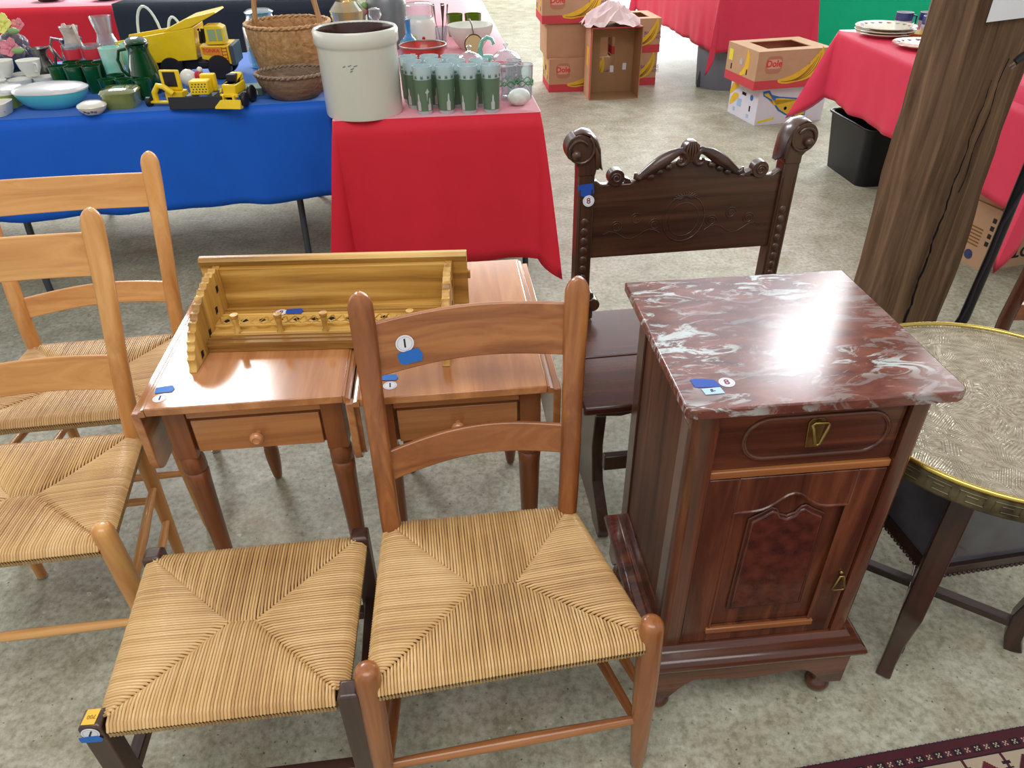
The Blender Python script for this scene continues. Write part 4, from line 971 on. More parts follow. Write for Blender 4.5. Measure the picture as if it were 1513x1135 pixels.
for nm,c,tz in(('red',(.108,2.775),0),('blue',(-.775,3.02),0)):
    t=item('round_price_sticker','round white price sticker on the %s cloth, %s'%(nm,'right of the egg' if nm=='red' else 'left of the crock'),'sticker',c,z=Z0); m=MB(); m.lathe([(0,0),(.013,0),(.013,.0006),(0,.0006)],20,caps=False); m.build('paper_disc',M_paper,t,smooth=0)
# colander
t=item('enamel_colander','red fruit patterned colander with metal rim, behind the crock on the red cloth','colander',(-.38,3.62),.2)
m=MB(); m.lathe([(.02,0),(.045,0),(.05,.008),(.085,.035),(.102,.07),(.106,.088),(.104,.088),(.099,.07),(.082,.037),(.048,.012),(.0005,.012)],36); b=m.build('bowl',plain('red_fruit_enamel',(206,44,42),.3,coat=.4,c2=(120,70,40),vscale=18),t,smooth=50)
m=MB(); m.tube([(.107*math.cos(2*PI*k/40),.107*math.sin(2*PI*k/40),.089) for k in range(40)],.004,7,closed=True); m.build('metal_rim',M_pewter,t,smooth=80)
for i in range(-3,4):
    for j in range(-2,4):
        if abs(i)+abs(j-.5)>3.6: continue
        a=-PI/2-.55+i*.085; z=.045+j*.008; r=.090+ (z-.035)*.45
        m=MB(); m.sphere((r*math.cos(a),r*math.sin(a),z),.0024,n=4); m.build('drain_hole',M_paper,b)
# fruit jar, tin can, goblets, bowls behind
t=simple('milk_glass_canister','tall white glass canister painted with fruit, behind the colander','canister',(-.42,3.94),[(.05,0),(.072,.0),(.075,.02),(.075,.13),(.070,.150),(.066,.156)],M_milk)
m=MB(); m.lathe([(.066,.156),(.070,.160),(.070,.215),(.060,.222),(0,.224)],28,caps=False); m.build('clear_lid',G_clear,t)
m=MB(); m.sphere((-.02,-.074,.075),.014,.8,.25,1.2,6); m.build('painted_pear',plain('pear_yellow',(220,206,90),.5),t)
for q,(x,z) in enumerate(((.012,.06),(.028,.055),(.022,.075))): m=MB(); m.sphere((x,-.0735,z),.009,.9,.25,.9,5); m.build('painted_cherry',M_redp,t)
t=simple('galvanised_milk_can','dull grey metal milk can standing behind the crock','can',(-.60,4.10),[(.06,0),(.098,0),(.10,.01),(.10,.21),(.085,.25),(.06,.275),(.06,.32),(.072,.335),(.068,.335),(.056,.32)],M_tin)
for k,(x,l) in enumerate(((-.275,'left of the two'),(-.175,'right of the two'))):
    simple('green_goblet','short olive green glass goblet, %s at the back of the red cloth'%l,'goblet',(x,4.38),[(.02,0),(.038,0),(.040,.01),(.046,.11),(.044,.11),(.036,.015),(.0005,.013)],G_olive,group='olive green goblets')
t=simple('white_mixing_bowl','white glass mixing bowl with green band, behind the glass domes','bowl',(-.175,4.02),vessel(.055,.115,.11,.004,.012),M_milk); m=MB(); m.lathe([(.0735,.022),(.104,.075)],36,caps=False); m.build('green_band',plain('deep_green_band',(14,110,72),.3,coat=.4),t)
t=item('round_metal_pan','small round bronze coloured pan leaning on the white bowl','pan',(-.155,3.86)); m=MB(); m.lathe([(0,-.004),(.044,-.004),(.047,.002),(.045,.004),(.041,-.001),(0,-.001)],32,caps=False,mat=Matrix.Rotation(R(68),4,'X'),c=(0,0,.046)); m.build('pan_disc',plain('bronze_disc',(128,108,76),.35,metal=.7),t,smooth=50)
m=MB(); m.tube([(0,.012,.09),(-.006,.014,.13),(-.018,.02,.155),(-.026,.02,.15)],.004,7); m.build('wire_handle',M_pewter,t,smooth=60)
for c,l,s in(((-.165,3.52),'left of the pair',.92),((.0,3.52),'right of the pair',1.0)):
    t=item('glass_cheese_dome','clear glass dome on a red dish behind the tumblers, %s'%l,'dome',c,0,'glass domes on red dishes')
    m=MB(); m.lathe([(.05,0),(.076,.004),(.080,.018),(.076,.016),(.05,.006),(0,.006)],36,caps=False); m.build('red_dish',plain('cranberry_dish',(214,64,76),.3,coat=.4),t)
    m=MB(); P=[(.072*math.cos(R(a))*s,.018+.062*math.sin(R(a))*s) for a in range(0,91,9)]; m.lathe(P+[(.010,.083*s),(.004,.088*s),(.010,.096*s),(.012,.104*s),(.006,.110*s),(.0005,.111*s)],36,caps=False); m.build('dome',G_clear,t,smooth=60)
t=item('aqua_glass_swan','aqua glass swan neck dish beside the right glass dome','figurine',(-.085,3.66)); m=MB(); m.tube([(-.03,0,.02),(-.034,0,.06),(-.022,0,.095),(.0,0,.108),(.022,0,.100),(.03,0,.082),(.022,0,.075)],[.016,.011,.009,.009,.0085,.007,.004],10,up=(0,1,0)); m.sphere((0,0,.018),.04,1.1,.7,.45,8); m.build('swan_body',glass('aqua_glass',(150,225,210),alpha=.45,fac=.3),t,smooth=60)
t=simple('blue_glass_bottle','blue glass bottle with a narrow neck just right of the crock','bottle',(-.462,3.80),[(.03,0),(.046,.004),(.052,.04),(.046,.075),(.022,.098),(.013,.11),(.013,.165),(.016,.17),(.012,.17)],glass('sky_blue_glass',(70,170,225),alpha=.5,fac=.3))
t=simple('glass_decanter_stopper','clear faceted decanter with stopper behind the crock','decanter',(-.60,3.72),[(.03,0),(.05,.004),(.05,.11),(.02,.15),(.016,.18),(.022,.185),(.03,.20),(.028,.226),(.012,.232),(0,.232)],G_clear,seg=8)
t=item('yellow_table_lamp','small lamp with a yellow column and glass base behind the crock','lamp',(-.76,3.90)); m=MB(); m.lathe([(.075,.0),(.08,.008),(.05,.014),(.022,.02),(0,.02)],28,caps=False); m.build('base',M_brass,t); m=MB(); m.lathe([(.018,.015),(.018,.235),(.012,.24),(0,.24)],20); m.build('column',plain('amber_column',(224,168,40),.35),t); m=MB(); m.lathe([(.07,.12),(.085,.20),(.05,.24)],24,caps=False); m.build('glass_font',glass('amber_tint_glass',(220,210,160),alpha=.3,fac=.3),t)
t=item('flower_vase','clear vase with pale flowers behind the crock, beside the lamp','vase',(-.74,4.03)); m=MB(); m.lathe(vessel(.03,.045,.16,.003),20); m.build('vase_glass',G_clear,t)
rnd=random.Random(2)
for k in range(7): m=MB(); m.sphere((rnd.uniform(-.035,.035),rnd.uniform(-.03,.03),.17+rnd.uniform(0,.05)),.02,n=5); m.build('bloom',[M_pink,M_yel,M_leaf][k%3],t,smooth=170)
t=item('lime_glass_ornament','small bright green glass ornament between colander and domes','ornament',(-.268,3.46)); m=MB(); m.sphere((0,0,.03),.028,1,.7,1.05,8); m.build('body',glass('lime_green_glass',(120,230,90),alpha=.6,fac=.2),t,smooth=170)
t=item('cutlery_jar','clear jar of spoons and forks beside the fruit canister','jar',(-.325,4.04)); m=MB(); m.lathe(vessel(.028,.034,.10,.003),20); m.build('jar_glass',G_clear,t)
for k in range(5): m=MB(); a=k*1.3; m.tube([(0,0,.01),(.03*math.cos(a),.03*math.sin(a),.12),(.04*math.cos(a),.04*math.sin(a),.20)],[.003,.003,.010],6,b=.4); m.build('utensil',M_silver if k%2 else M_brownin,t)

# ---- baskets and copper pot
def basket(name,label,c,r0,r1,h,sx,sy,mt,rz=0,handle=False,rows=14,stakes=34):
    t=item(name,label,'basket',c,rz); m=MB(); seg=stakes*4; prof=[]
    for j in range(rows+1):
        u=j/rows; prof.append((r0+(r1-r0)*math.sin(u*PI/2)**.9,h*u))
    vs=[];fs=[]
    full=[(prof[0][0]*.02,.002)]+prof
    out=[]
    for j,(r,z) in enumerate(prof):
        for i in range(seg):
            a=2*PI*i/seg; w_=.0028*math.sin(a*stakes+ (PI if j%2 else 0)); vs.append(((r+w_)*math.cos(a)*sx,(r+w_)*math.sin(a)*sy,z))
    n=len(prof)
    for j in range(n-1):
        for i in range(seg): fs.append((j*seg+i,j*seg+(i+1)%seg,(j+1)*seg+(i+1)%seg,(j+1)*seg+i))
    fs.append(tuple(range(seg))[::-1]); m.add(vs,fs)
    o=m.build('woven_body',mt['x'],t,smooth=60,solid=.004)
    m=MB(); nn=72
    for s in(0,1):
        m.tube([((r1+.001+.0035*math.cos(k*1.9+s*PI))*math.cos(2*PI*k/nn)*sx,(r1+.001+.0035*math.cos(k*1.9+s*PI))*math.sin(2*PI*k/nn)*sy,h+.004*math.sin(k*1.9+s*PI)+.002) for k in range(nn)],.0055,6,closed=True)
    m.build('wrapped_rim',mt['y'],t,smooth=60)
    if handle:
        m=MB(); m.tube([(-.004*math.cos(R(a)),r1*sy*.98*math.cos(R(a)),h*.55+.36*math.sin(R(a))**.8) for a in range(0,181,9)],.014,4,a=.9,b=.25,sq=6,up=(1,0,0)); m.build('handle',mt['z'],t,smooth=40)
    return t
basket('splint_basket_with_handle','large tan splint basket with a tall bentwood handle on the blue cloth',(-.915,3.375),.125,.172,.225,1,1,M_splint,rz=1.15,handle=True)
basket('small_splint_basket','low greyish brown splint basket in front of the large handled basket',(-.845,3.062),.085,.140,.092,1,.86,M_splintd,rz=.1,rows=10)
t=item('copper_teapot','small copper teapot with a grey lid, beside the handled basket','teapot',(-.742,3.205),.2)
m=MB(); m.lathe([(.03,0),(.045,.002),(.052,.02),(.048,.05),(.036,.072),(.033,.076)],28); m.build('pot_body',M_copper,t,smooth=60)
m=MB(); m.lathe([(.037,.075),(.036,.082),(.022,.094),(.006,.099),(.005,.105),(.009,.110),(0,.114)],24,caps=False); m.build('lid',M_pewter,t,smooth=60)
m=MB(); m.tube([(-.045,0,.025),(-.062,0,.045),(-.070,0,.066)],[.009,.006,.004],8,up=(0,1,0)); m.build('spout',M_copper,t,smooth=60)
m=MB(); m.tube([(.035,0,.075),(.062,0,.075),(.07,0,.05),(.048,0,.025)],.0035,6,up=(0,1,0)); m.build('handle',M_copper,t,smooth=60)
# ---- toy dump truck
t=item('toy_dump_truck','large yellow toy dump truck with black chassis behind the green pitcher','toy truck',(-1.43,3.47),.10)
def X(m,P,y0,y1): m.prism(P,y0,y1,'y')
m=MB(); bed=[(-.225,.075),(.09,.085),(.105,.215),(.155,.245),(.205,.262),(.175,.285),(.09,.258),(-.02,.205),(-.225,.175),(-.245,.12)]
X(m,[(-.222,.072),(.085,.085),(.10,.20),(.10,.212),(-.01,.196),(-.228,.168),(-.245,.12)],-.085,-.080); X(m,[(-.222,.072),(.085,.085),(.10,.20),(.10,.212),(-.01,.196),(-.228,.168),(-.245,.12)],.080,.085)
X(m,[(-.222,.072),(.085,.085),(.085,.093),(-.222,.080)],-.08,.08); X(m,[(.085,.085),(.10,.212),(.092,.212),(.078,.090)],-.08,.08)
X(m,[(.02,.200),(.09,.212),(.205,.262),(.200,.268),(.08,.245),(-.03,.200)],-.085,.085)
m.build('dump_bed',M_toyy,t,smooth=0,bevel=.002)
m=MB(); m.add([(-.205,-.0856,.13),(-.16,-.0856,.155),(-.17,-.0856,.135),(-.20,-.0856,.12)],[(0,1,2,3)]); m.build('black_decal',M_toyk,t,smooth=0)
m=MB(); m.box(-.20,-.05,.04,.20,.05,.075); m.box(.08,-.07,.05,.235,.07,.072); m.build('chassis',M_toyk,t,smooth=0,bevel=.003)
m=MB(); X(m,[(.135,.14),(.215,.14),(.215,.205),(.195,.215),(.140,.215)],-.075,.0); m.build('cab',M_toyy,t,smooth=0,bevel=.004)
m=MB(); m.box(.15,-.0765,.155,.182,-.0745,.2); m.build('cab_window',M_window,t,smooth=0); m=MB(); m.box(.188,-.0765,.155,.208,-.0745,.2); m.build('cab_window',M_window,t,smooth=0)
m=MB(); X(m,[(.105,.085),(.225,.060),(.225,.135),(.105,.138)],-.080,.080); fd=m.build('fender_hood',M_toyy,t,smooth=0,bevel=.003)
m=MB(); m.box(.225,-.08,.055,.243,.08,.135); m.build('grille',M_toyg,t,smooth=0,bevel=.003)
m=MB(); m.add([(.112,-.0812,.105),(.19,-.0812,.092),(.19,-.0812,.130),(.112,-.0812,.132)],[(0,1,2,3)]); dc=m.build('side_decal',M_decal,t,smooth=0)
text('lettering','TONKA',.020,M_redp,dc,frame((.150,-.0818,.118),(1,0,-.06),(0,0,1)))
m=MB()
for k in range(5): m.box(.195,-.0818,.072+k*.013,.215,-.0808,.075+k*.013)
m.box(.193,-.0818,.068,.196,-.0808,.131); m.box(.214,-.0818,.066,.217,-.0808,.131); m.build('ladder_decal',M_redp,dc,smooth=0)
m=MB(); m.tube([(.11,-.06,.145),(.118,-.065,.19),(.112,-.06,.20)],.006,6); m.tube([(.12,-.05,.145),(.126,-.05,.20)],.008,6); m.build('exhaust_stack',M_toyk,t)
for x in(-.13,-.03,.17):
    for s in(-1,1): m=MB(); m.lathe([(.015,-.02),(.045,-.02),(.05,-.012),(.05,.012),(.045,.02),(.015,.02)],22,mat=Matrix.Rotation(PI/2,4,'X'),c=(x,s*.07,.05)); m.build('wheel',M_toyk,t,smooth=50)
# ---- three toy loaders in front
t=item('toy_grader','yellow toy scraper with a black seat frame, leftmost of three toys at the front edge','toy',(-1.305,2.985),-.1)
m=MB(); m.tube([(-.055,-.03,.02),(-.055,-.03,.05),(-.035,-.03,.075),(-.01,-.03,.07),(.02,-.03,.045)],.011,8,b=1.1,up=(0,1,0)); m.build('gooseneck',M_toyy,t,smooth=60)
m=MB(); m.box(-.035,.0,.05,.045,.012,.125); m.build('roll_frame',M_toyy,t,bevel=.005); m=MB(); m.box(-.02,-.002,.065,.03,.0,.118); m.build('dark_panel',M_toyk,t,smooth=0)
m=MB(); m.box(-.075,-.045,.012,.03,-.025,.02); m.box(-.02,-.02,.012,.05,.03,.05); m.build('frame',M_toyy,t,bevel=.002)
for x,y in((-.08,-.04),(-.02,.03),(.045,.03)): m=MB(); m.lathe([(.005,-.008),(.018,-.008),(.018,.008),(.005,.008)],16,mat=Matrix.Rotation(PI/2,4,'Y'),c=(x,y,.018)); m.build('wheel',M_toyk,t)
t=item('toy_bulldozer','yellow toy bulldozer with a wide black blade, middle of three toys at the front edge','toy',(-1.175,2.945),.02)
m=MB(); m.prism([(-.06,.004),(-.052,.045),(-.06,.050),(-.068,.004)],-.11,.095,'x',mat=None); m.build('blade',M_toyk,t,bevel=.003)
m=MB(); m.box(-.025,-.045,.05,.045,.01,.10); en=m.build('engine_hood',M_toyy,t,bevel=.004)
m=MB()
for i in range(5):
    for j in range(4): x=-.017+i*.012+(j%2)*.004; z=.06+j*.009; m.box(x,-.0456,z,x+.005,-.0448,z+.004)
m.build('grille_slots',M_toyk,en,smooth=0)
m=MB(); m.box(.0,.015,.05,.055,.045,.112); m.build('seat_back',M_toyy,t,bevel=.004); m=MB(); m.box(.01,.0455,.07,.04,.047,.10); m.build('window',M_toyk,t,smooth=0)
for s in(-1,1):
    m=MB(); P=[(-.04,.03),(-.03,.045),(.05,.045),(.065,.03),(.05,.005),(-.03,.005)]; m.prism([(y,z) for y,z in P],.01+s*.055-.012,.01+s*.055+.012,'x'); m.build('crawler_track',M_toyk,t,bevel=.004)
m=MB(); m.prism([(-.035,.02),(.02,.06),(.03,.05),(-.03,.01)],.068,.074,'x'); m.build('lift_arm',M_toyy,t)
t=item('toy_loader','yellow toy tractor loader with black wheels, rightmost of three toys at the front edge','toy',(-1.045,2.955),-.12)
m=MB(); m.box(-.03,-.05,.045,.022,.05,.085); m.prism([(-.05,.085),(.0,.085),(.02,.112),(.05,.112),(.05,.085)],-.026,.020,'x'); m.build('body',M_toyy,t,bevel=.006)
m=MB(); m.box(-.022,-.012,.0855,.012,.02,.1125); m.build('black_seat',M_toyk,t,bevel=.003)
m=MB(); m.prism([(-.085,.004),(-.06,.002),(-.055,.01),(-.068,.014),(-.066,.034),(-.075,.036)],-.058,.045,'x'); m.build('bucket',M_toyy,t,bevel=.002)
m=MB(); m.box(-.04,-.058,.04,.03,-.046,.052); m.box(-.03,-.07,.012,-.022,-.045,.05); m.box(.012,-.07,.012,.02,-.045,.05); m.build('lift_arm',M_toyy,t,bevel=.002)
for x in(-.045,.04):
    for y,r in((-.025,.026),(.045,.032)): m=MB(); m.lathe([(.008,-.009),(r*.85,-.009),(r,-.005),(r,.005),(r*.85,.009),(.008,.009)],20,mat=Matrix.Rotation(PI/2,4,'Y'),c=(x,y,r)); m.build('wheel',M_toyk,t,smooth=50)
# santa planter figure and blue ball
t=item('santa_figurine','small red and white ceramic sleigh figure behind the toy bulldozer','figurine',(-1.285,3.2),0); m=MB(); m.sphere((-.03,0,.05),.036,1,.8,1,8); m.build('white_sack',M_milk,t,smooth=170); m=MB(); m.sphere((.018,0,.055),.022,1,.9,1.2,8); m.build('red_coat',M_redp,t,smooth=170); m=MB(); m.sphere((.024,0,.082),.012,n=6); m.build('head',M_milk,t,smooth=170); m=MB(); m.box(.0,-.03,.005,.075,.03,.03); m.build('sleigh',plain('faded_red',(190,70,70),.5),t,bevel=.006)
t=item('cobalt_ball','round cobalt blue glass ball between the green pitcher and toy bulldozer','ball',(-1.372,3.13),0); m=MB(); m.sphere((0,0,.036),.036,n=10); m.build('ball_glass',plain('cobalt_glass',(24,50,130),.2,coat=.6),t,smooth=170)
t=item('game_board_tin','flat grey green tin box lying behind the toy loader','tin',(-1.09,3.13),.1); m=MB(); m.box(-.12,-.05,0,.10,.05,.03); m.build('tin_body',plain('grey_green_tin',(96,124,112),.4,metal=.3),t,bevel=.003); m=MB(); m.box(-.10,-.0506,.006,.08,-.0502,.022); m.build('pale_stripe',M_lidw,t,smooth=0)
# ---- green pitcher
t=item('green_glass_pitcher','tall dark green glass pitcher in front of the toy dump truck','pitcher',(-1.485,3.19),.2)
m=MB(); m.lathe([(.03,0),(.058,.0),(.064,.02),(.066,.06),(.055,.11),(.042,.15),(.040,.17),(.046,.185),(.044,.185),(.038,.168),(.04,.15),(.053,.11),(.062,.06),(.05,.008),(0,.008)],32,caps=False); m.build('pitcher_body',G_dkgreen,t,smooth=60)
m=MB(); m.tube([(-.044,0,.17),(-.075,0,.165),(-.088,0,.13),(-.08,0,.09),(-.06,0,.065)],.007,8,up=(0,1,0)); m.build('handle',G_dkgreen,t,smooth=60)
m=MB(); P=[(.046*math.cos(R(a)),.19+.024*math.sin(R(a))) for a in range(0,91,10)]; m.lathe(P,24,caps=False); m.build('domed_lid',G_dkgreen,t,smooth=60)
# ---- left end of the blue table
t=item('turquoise_casserole','turquoise oval casserole with a clear white lid at the front of the blue cloth','casserole',(-1.772,2.985),.05)
m=MB(); m.lathe([(.04,0),(.085,.002),(.115,.025),(.132,.055),(.134,.062),(.128,.062),(.11,.028),(.08,.008),(0,.008)],44,sy=.74,sq=2.4); m.build('dish',M_turq,t,smooth=60)
m=MB(); m.lathe([(.136,.062),(.136,.067),(.120,.076),(.08,.083),(0,.085)],44,sy=.74,sq=2.4,caps=False); m.build('lid',M_lidw,t,smooth=60)
t=item('yellow_green_refrigerator_dish','square yellow green dish with a clear lid at the left edge of the blue cloth','dish',(-2.0,3.0),.12); m=MB(); m.lathe([(.05,0),(.078,.0),(.084,.05),(.086,.052),(.080,.052),(.074,.008),(0,.008)],40,sq=5,sy=.8); m.build('dish',M_lime,t,smooth=50); m=MB(); m.lathe([(.088,.052),(.088,.066),(.082,.071),(.03,.073),(0,.073)],40,sq=5,sy=.8,caps=False); m.build('lid',M_lidw,t,smooth=50)
t=item('white_square_dish','small white dish with rose decoration, cut off by the left edge','dish',(-1.945,2.87),.1); m=MB(); m.lathe([(.03,0),(.052,.002),(.060,.03),(.062,.045),(.057,.045),(.05,.01),(0,.008)],36,sq=4); m.build('dish',M_porc,t,smooth=50); m=MB(); m.sphere((.05,-.034,.02),.006,n=4); m.build('rose_print',M_pink,t)
t=item('blue_flower_trinket_dish','small round white lidded dish with blue flowers, in front of the casserole','dish',(-1.566,2.86)); m=MB(); m.lathe([(.02,0),(.032,.002),(.048,.018),(.052,.028),(.048,.030)],32); m.build('bowl',M_porc,t,smooth=60); m=MB(); m.lathe([(.053,.029),(.050,.036),(.032,.044),(0,.047)],32,caps=False); m.build('lid',M_porc,t,smooth=60)
for a,z in((-1.5,.014),(-1.2,.017),(-1.75,.018),(-.95,.015)): m=MB(); m.sphere((.046*math.cos(a),.046*math.sin(a),z),.0065,.9,.9,.7,4); m.build('blue_flower_print',M_cobalt,t)
t=item('pale_green_glass_box','squat pale green glass box with lid right of the casserole','dish',(-1.497,2.965),.12); m=MB(); m.lathe([(.03,0),(.058,0),(.064,.05),(.060,.05),(.054,.006),(0,.006)],36,sq=4.5); m.build('glass_box',G_lime,t,smooth=50); m=MB(); m.lathe([(.066,.050),(.068,.058),(.060,.068),(.02,.072),(0,.072)],36,sq=4.5,caps=False); m.build('glass_lid',G_lime,t,smooth=50)
P0=None
for k,(x,y) in enumerate([(-1.845,3.215),(-1.775,3.20),(-1.705,3.205),(-1.83,3.30),(-1.77,3.29),(-1.70,3.283)]):
    if P0: copy_thing(P0,(x,y,Z0),.1*k,'square green glass tumbler in the cluster behind the turquoise casserole')
    else: P0=simple('square_green_tumbler','square green glass tumbler in the cluster behind the turquoise casserole','tumbler',(x,y),[(.015,0),(.027,0),(.034,.105),(.032,.105),(.025,.01),(.0005,.01)],G_green,part='glass_body',group='square green tumblers',sq=4)
P0=None
for k,(x,y) in enumerate([(-1.60,3.095),(-1.53,3.09),(-1.45,3.075),(-1.60,3.175)]):
    if P0: copy_thing(P0,(x,y,Z0),.3*k,'low ribbed green glass between the casserole and green pitcher')
    else: P0=simple('ribbed_green_glass','low ribbed green glass between the casserole and green pitcher','tumbler',(x,y),[(.015,0),(.028,0),(.036,.075),(.034,.075),(.026,.01),(.0005,.01)],G_green,part='glass_body',group='ribbed green glasses',seg=12)
def cup(label,c,rz,z=Z0,tilt=0,first=[None]):
    if first[0]: o=copy_thing(first[0],(c[0],c[1],z),rz,label); o.rotation_euler=(tilt,0,rz); return o
    t=item('milk_glass_cup',label,'cup',c,rz,'milk glass cups at the left',z); m=MB(); m.lathe([(.015,0),(.026,0),(.028,.008),(.040,.03),(.046,.062),(.044,.062),(.037,.03),(.024,.012),(0,.011)],28,caps=False); m.build('bowl',M_milk,t,smooth=60); m=MB(); m.tube([(.044,0,.052),(.064,0,.052),(.066,0,.034),(.054,0,.02),(.036,0,.02)],.0038,7,up=(0,1,0)); m.build('handle',M_milk,t,smooth=60); t.rotation_euler=(tilt,0,rz); first[0]=t; return t
for i,(c,l,z) in enumerate([((-2.10,3.17),'milk glass cup in the bottom row, nearest the left edge',0),((-2.005,3.19),'milk glass cup in the bottom row behind the lime dish',0),((-1.925,3.23),'milk glass cup in the bottom row beside the green tumblers',0),((-2.055,3.30),'milk glass cup in the back of the bottom row',0)]): cup(l,c,i*1.3)
cup('milk glass cup stacked on top, tilted, left of the two top cups',(-2.085,3.235),2.2,z=Z0+.064,tilt=.0); cup('milk glass cup stacked on top, upright, right of the two top cups',(-1.975,3.24),-.6,z=Z0+.064)
M_vio=plain('violet_glaze',(70,62,84),.3,coat=.4,c2=(130,124,134),vscale=30)
# porcelain flowers on a dark dish, silver pieces
t=item('porcelain_flower_centrepiece','dark dish piled with a yellow and a pink porcelain flower at the left edge','ornament',(-2.17,3.45),0)
m=MB(); m.lathe([(.03,0),(.06,.002),(.05,.03),(.09,.08),(.12,.11),(.115,.11),(.08,.08),(0,.07)],30,caps=False); m.build('dark_dish',M_silver,t,smooth=60)
for cc,rr in(((.03,-.02,.11),.07),((.06,-.07,.13),.045),((.05,-.03,.17),.045),((.02,.04,.15),.05)): m=MB(); m.sphere(cc,rr,1.1,.8,.8,7); m.build('dark_leaf_mass',M_vio,t,smooth=170)
def flower(c,r,mt,nm,tilt=R(55)):
    fl=None
    for k in range(5):
        a=2*PI*k/5; m=MB(); Mx=Matrix.Translation(c)@Matrix.Rotation(tilt,4,'X')@Matrix.Rotation(a,4,'Z')
        vs=[];fs=[]
        for i in range(5):
            for j in range(5):
                u=i/4; v=j/4-.5; w_=math.sin(PI*(.15+.85*u)*.9)*r*.95; vs.append(Mx@V((r*.15+u*r*.85,v*w_,.25*r*u*u+.3*r*v*v*2)))
        for i in range(4):
            for j in range(4): fs.append((i*5+j,i*5+j+1,(i+1)*5+j+1,(i+1)*5+j))
        m.add(vs,fs); o=m.build(nm,mt,t if k==0 else t,smooth=170,solid=.002)
    m=MB(); m.sphere(c,r*.22,n=5); m.build('flower_centre',mt,t,smooth=170)
flower(V((.055,-.06,.235)),.045,M_yel,'yellow_petal'); flower(V((.075,-.10,.150)),.042,M_pink,'pink_petal'); flower(V((.095,-.02,.225)),.030,M_pink,'pink_petal')
for c in((.10,-.08,.215),(.115,-.12,.145)): m=MB(); m.sphere(c,.022,1.3,.5,.6,5); m.build('porcelain_leaf',M_leaf,t,smooth=170)
def pitcher(name,label,c,r,h,mt,rz,inner=None):
    t=item(name,label,'pitcher',c,rz); m=MB(); m.lathe([(r*.5,0),(r*.75,0),(r*.7,.01),(r,h*.3),(r*.9,h*.55),(r*.6,h*.8),(r*.8,h),(r*.75,h),(r*.55,h*.8),(0,h*.5)],28,caps=False); m.build('body',mt,t,smooth=60)
    m=MB(); m.tube([(-r*.7,0,h*.98),(-r*1.3,0,h*1.05),(-r*1.6,0,h*.8),(-r*1.2,0,h*.45),(-r*.9,0,h*.35)],.006,8,up=(0,1,0)); m.build('handle',mt,t,smooth=60)
    m=MB(); m.tube([(r*.6,0,h*.86),(r*1.05,0,h*1.02)],[r*.35,r*.18],8,up=(0,1,0)); m.build('spout',mt,t,smooth=60); return t
pitcher('silver_cream_pitcher','tarnished silver cream pitcher behind the milk glass cups',(-1.985,3.355),.048,.15,M_silver,2.9)
pitcher('lustre_pitcher','pearly brown lustre pitcher left of the clear carafe',(-1.905,3.50),.048,.21,plain('lustre_glaze',(170,150,134),.25,coat=.5,c2=(226,220,210),vscale=12),2.4)
pitcher('silver_creamer','low silver creamer with a wide lip behind the porcelain flowers',(-2.0,3.64),.05,.14,M_silver,.4)
t=simple('clear_glass_carafe','clear glass carafe with flared neck at the back of the blue cloth','carafe',(-1.765,3.52),[(.03,0),(.062,0),(.068,.03),(.062,.10),(.035,.165),(.033,.18),(.045,.245),(.043,.245),(.031,.18),(.033,.165),(.059,.10),(.0,.02)],G_clear,part='glass_body')
P0=None
for k,(x,y,l) in enumerate([(-1.86,3.385,'left of three'),(-1.78,3.39,'middle of three'),(-1.70,3.40,'right of three')]):
    t=item('cranberry_flashed_tumbler','clear tumbler with a cranberry red band behind the green tumblers, '+l,'tumbler',(x,y),0,'cranberry banded tumblers',Z0); m=MB(); m.lathe([(.015,0),(.030,0),(.037,.155),(.035,.155),(.028,.01),(.0005,.01)],24); m.build('glass_body',G_clear,t,smooth=50); m=MB(); m.lathe([(.0352,.10),(.0372,.14)],24,caps=False); m.build('cranberry_band',plain('cranberry_band_%d'%k,(222,60,76),.3,coat=.3),t,smooth=60)
for k,(x,y,l) in enumerate([(-1.632,3.25,'left of the two'),(-1.585,3.34,'right of the two')]):
    t=item('mint_frosted_tumbler','tall frosted tumbler tinted mint, left of the green pitcher, '+l,'tumbler',(x,y),0,'mint frosted tumblers',Z0); m=MB(); m.lathe([(.015,0),(.036,0),(.041,.165),(.039,.165),(.034,.01),(.0005,.01)],24); m.build('glass_body',plain('mint_frost_%d'%k,(196,226,218),.35,coat=.3,c2=(120,206,180),vscale=14),t,smooth=50)
t=simple('small_clear_bowl','small clear glass bowl behind the mint frosted tumblers','bowl',(-1.745,3.67),vessel(.03,.065,.06,.003,.01),G_clear,part='glass_body')
for x,y,r,h,l in((-1.60,3.60,.055,.27,'taller glass basket with an arched handle behind the dump truck'),(-1.50,3.64,.038,.22,'shorter glass basket with an arched handle behind the dump truck')):
    t=item('glass_basket',l,'basket',(x,y)); m=MB(); m.lathe(vessel(r*.6,r,h*.4,.003,.006),24); m.build('glass_bowl',G_clear,t,smooth=50); m=MB(); m.tube([(r*math.cos(R(a)),0,h*.4+h*.6*math.sin(R(a))) for a in range(0,181,12)],.006,8,up=(0,1,0)); m.build('arched_handle',G_frost,t,smooth=60)
t=simple('aqua_glass_jar','large pale aqua glass jar with lid between the truck and the handled basket','jar',(-1.12,3.68),[(.06,0),(.082,.004),(.085,.03),(.085,.17),(.06,.205),(.058,.22),(.066,.23),(.05,.24),(0,.242)],glass('aqua_jar_glass',(170,215,220),alpha=.35,fac=.3),part='glass_body')
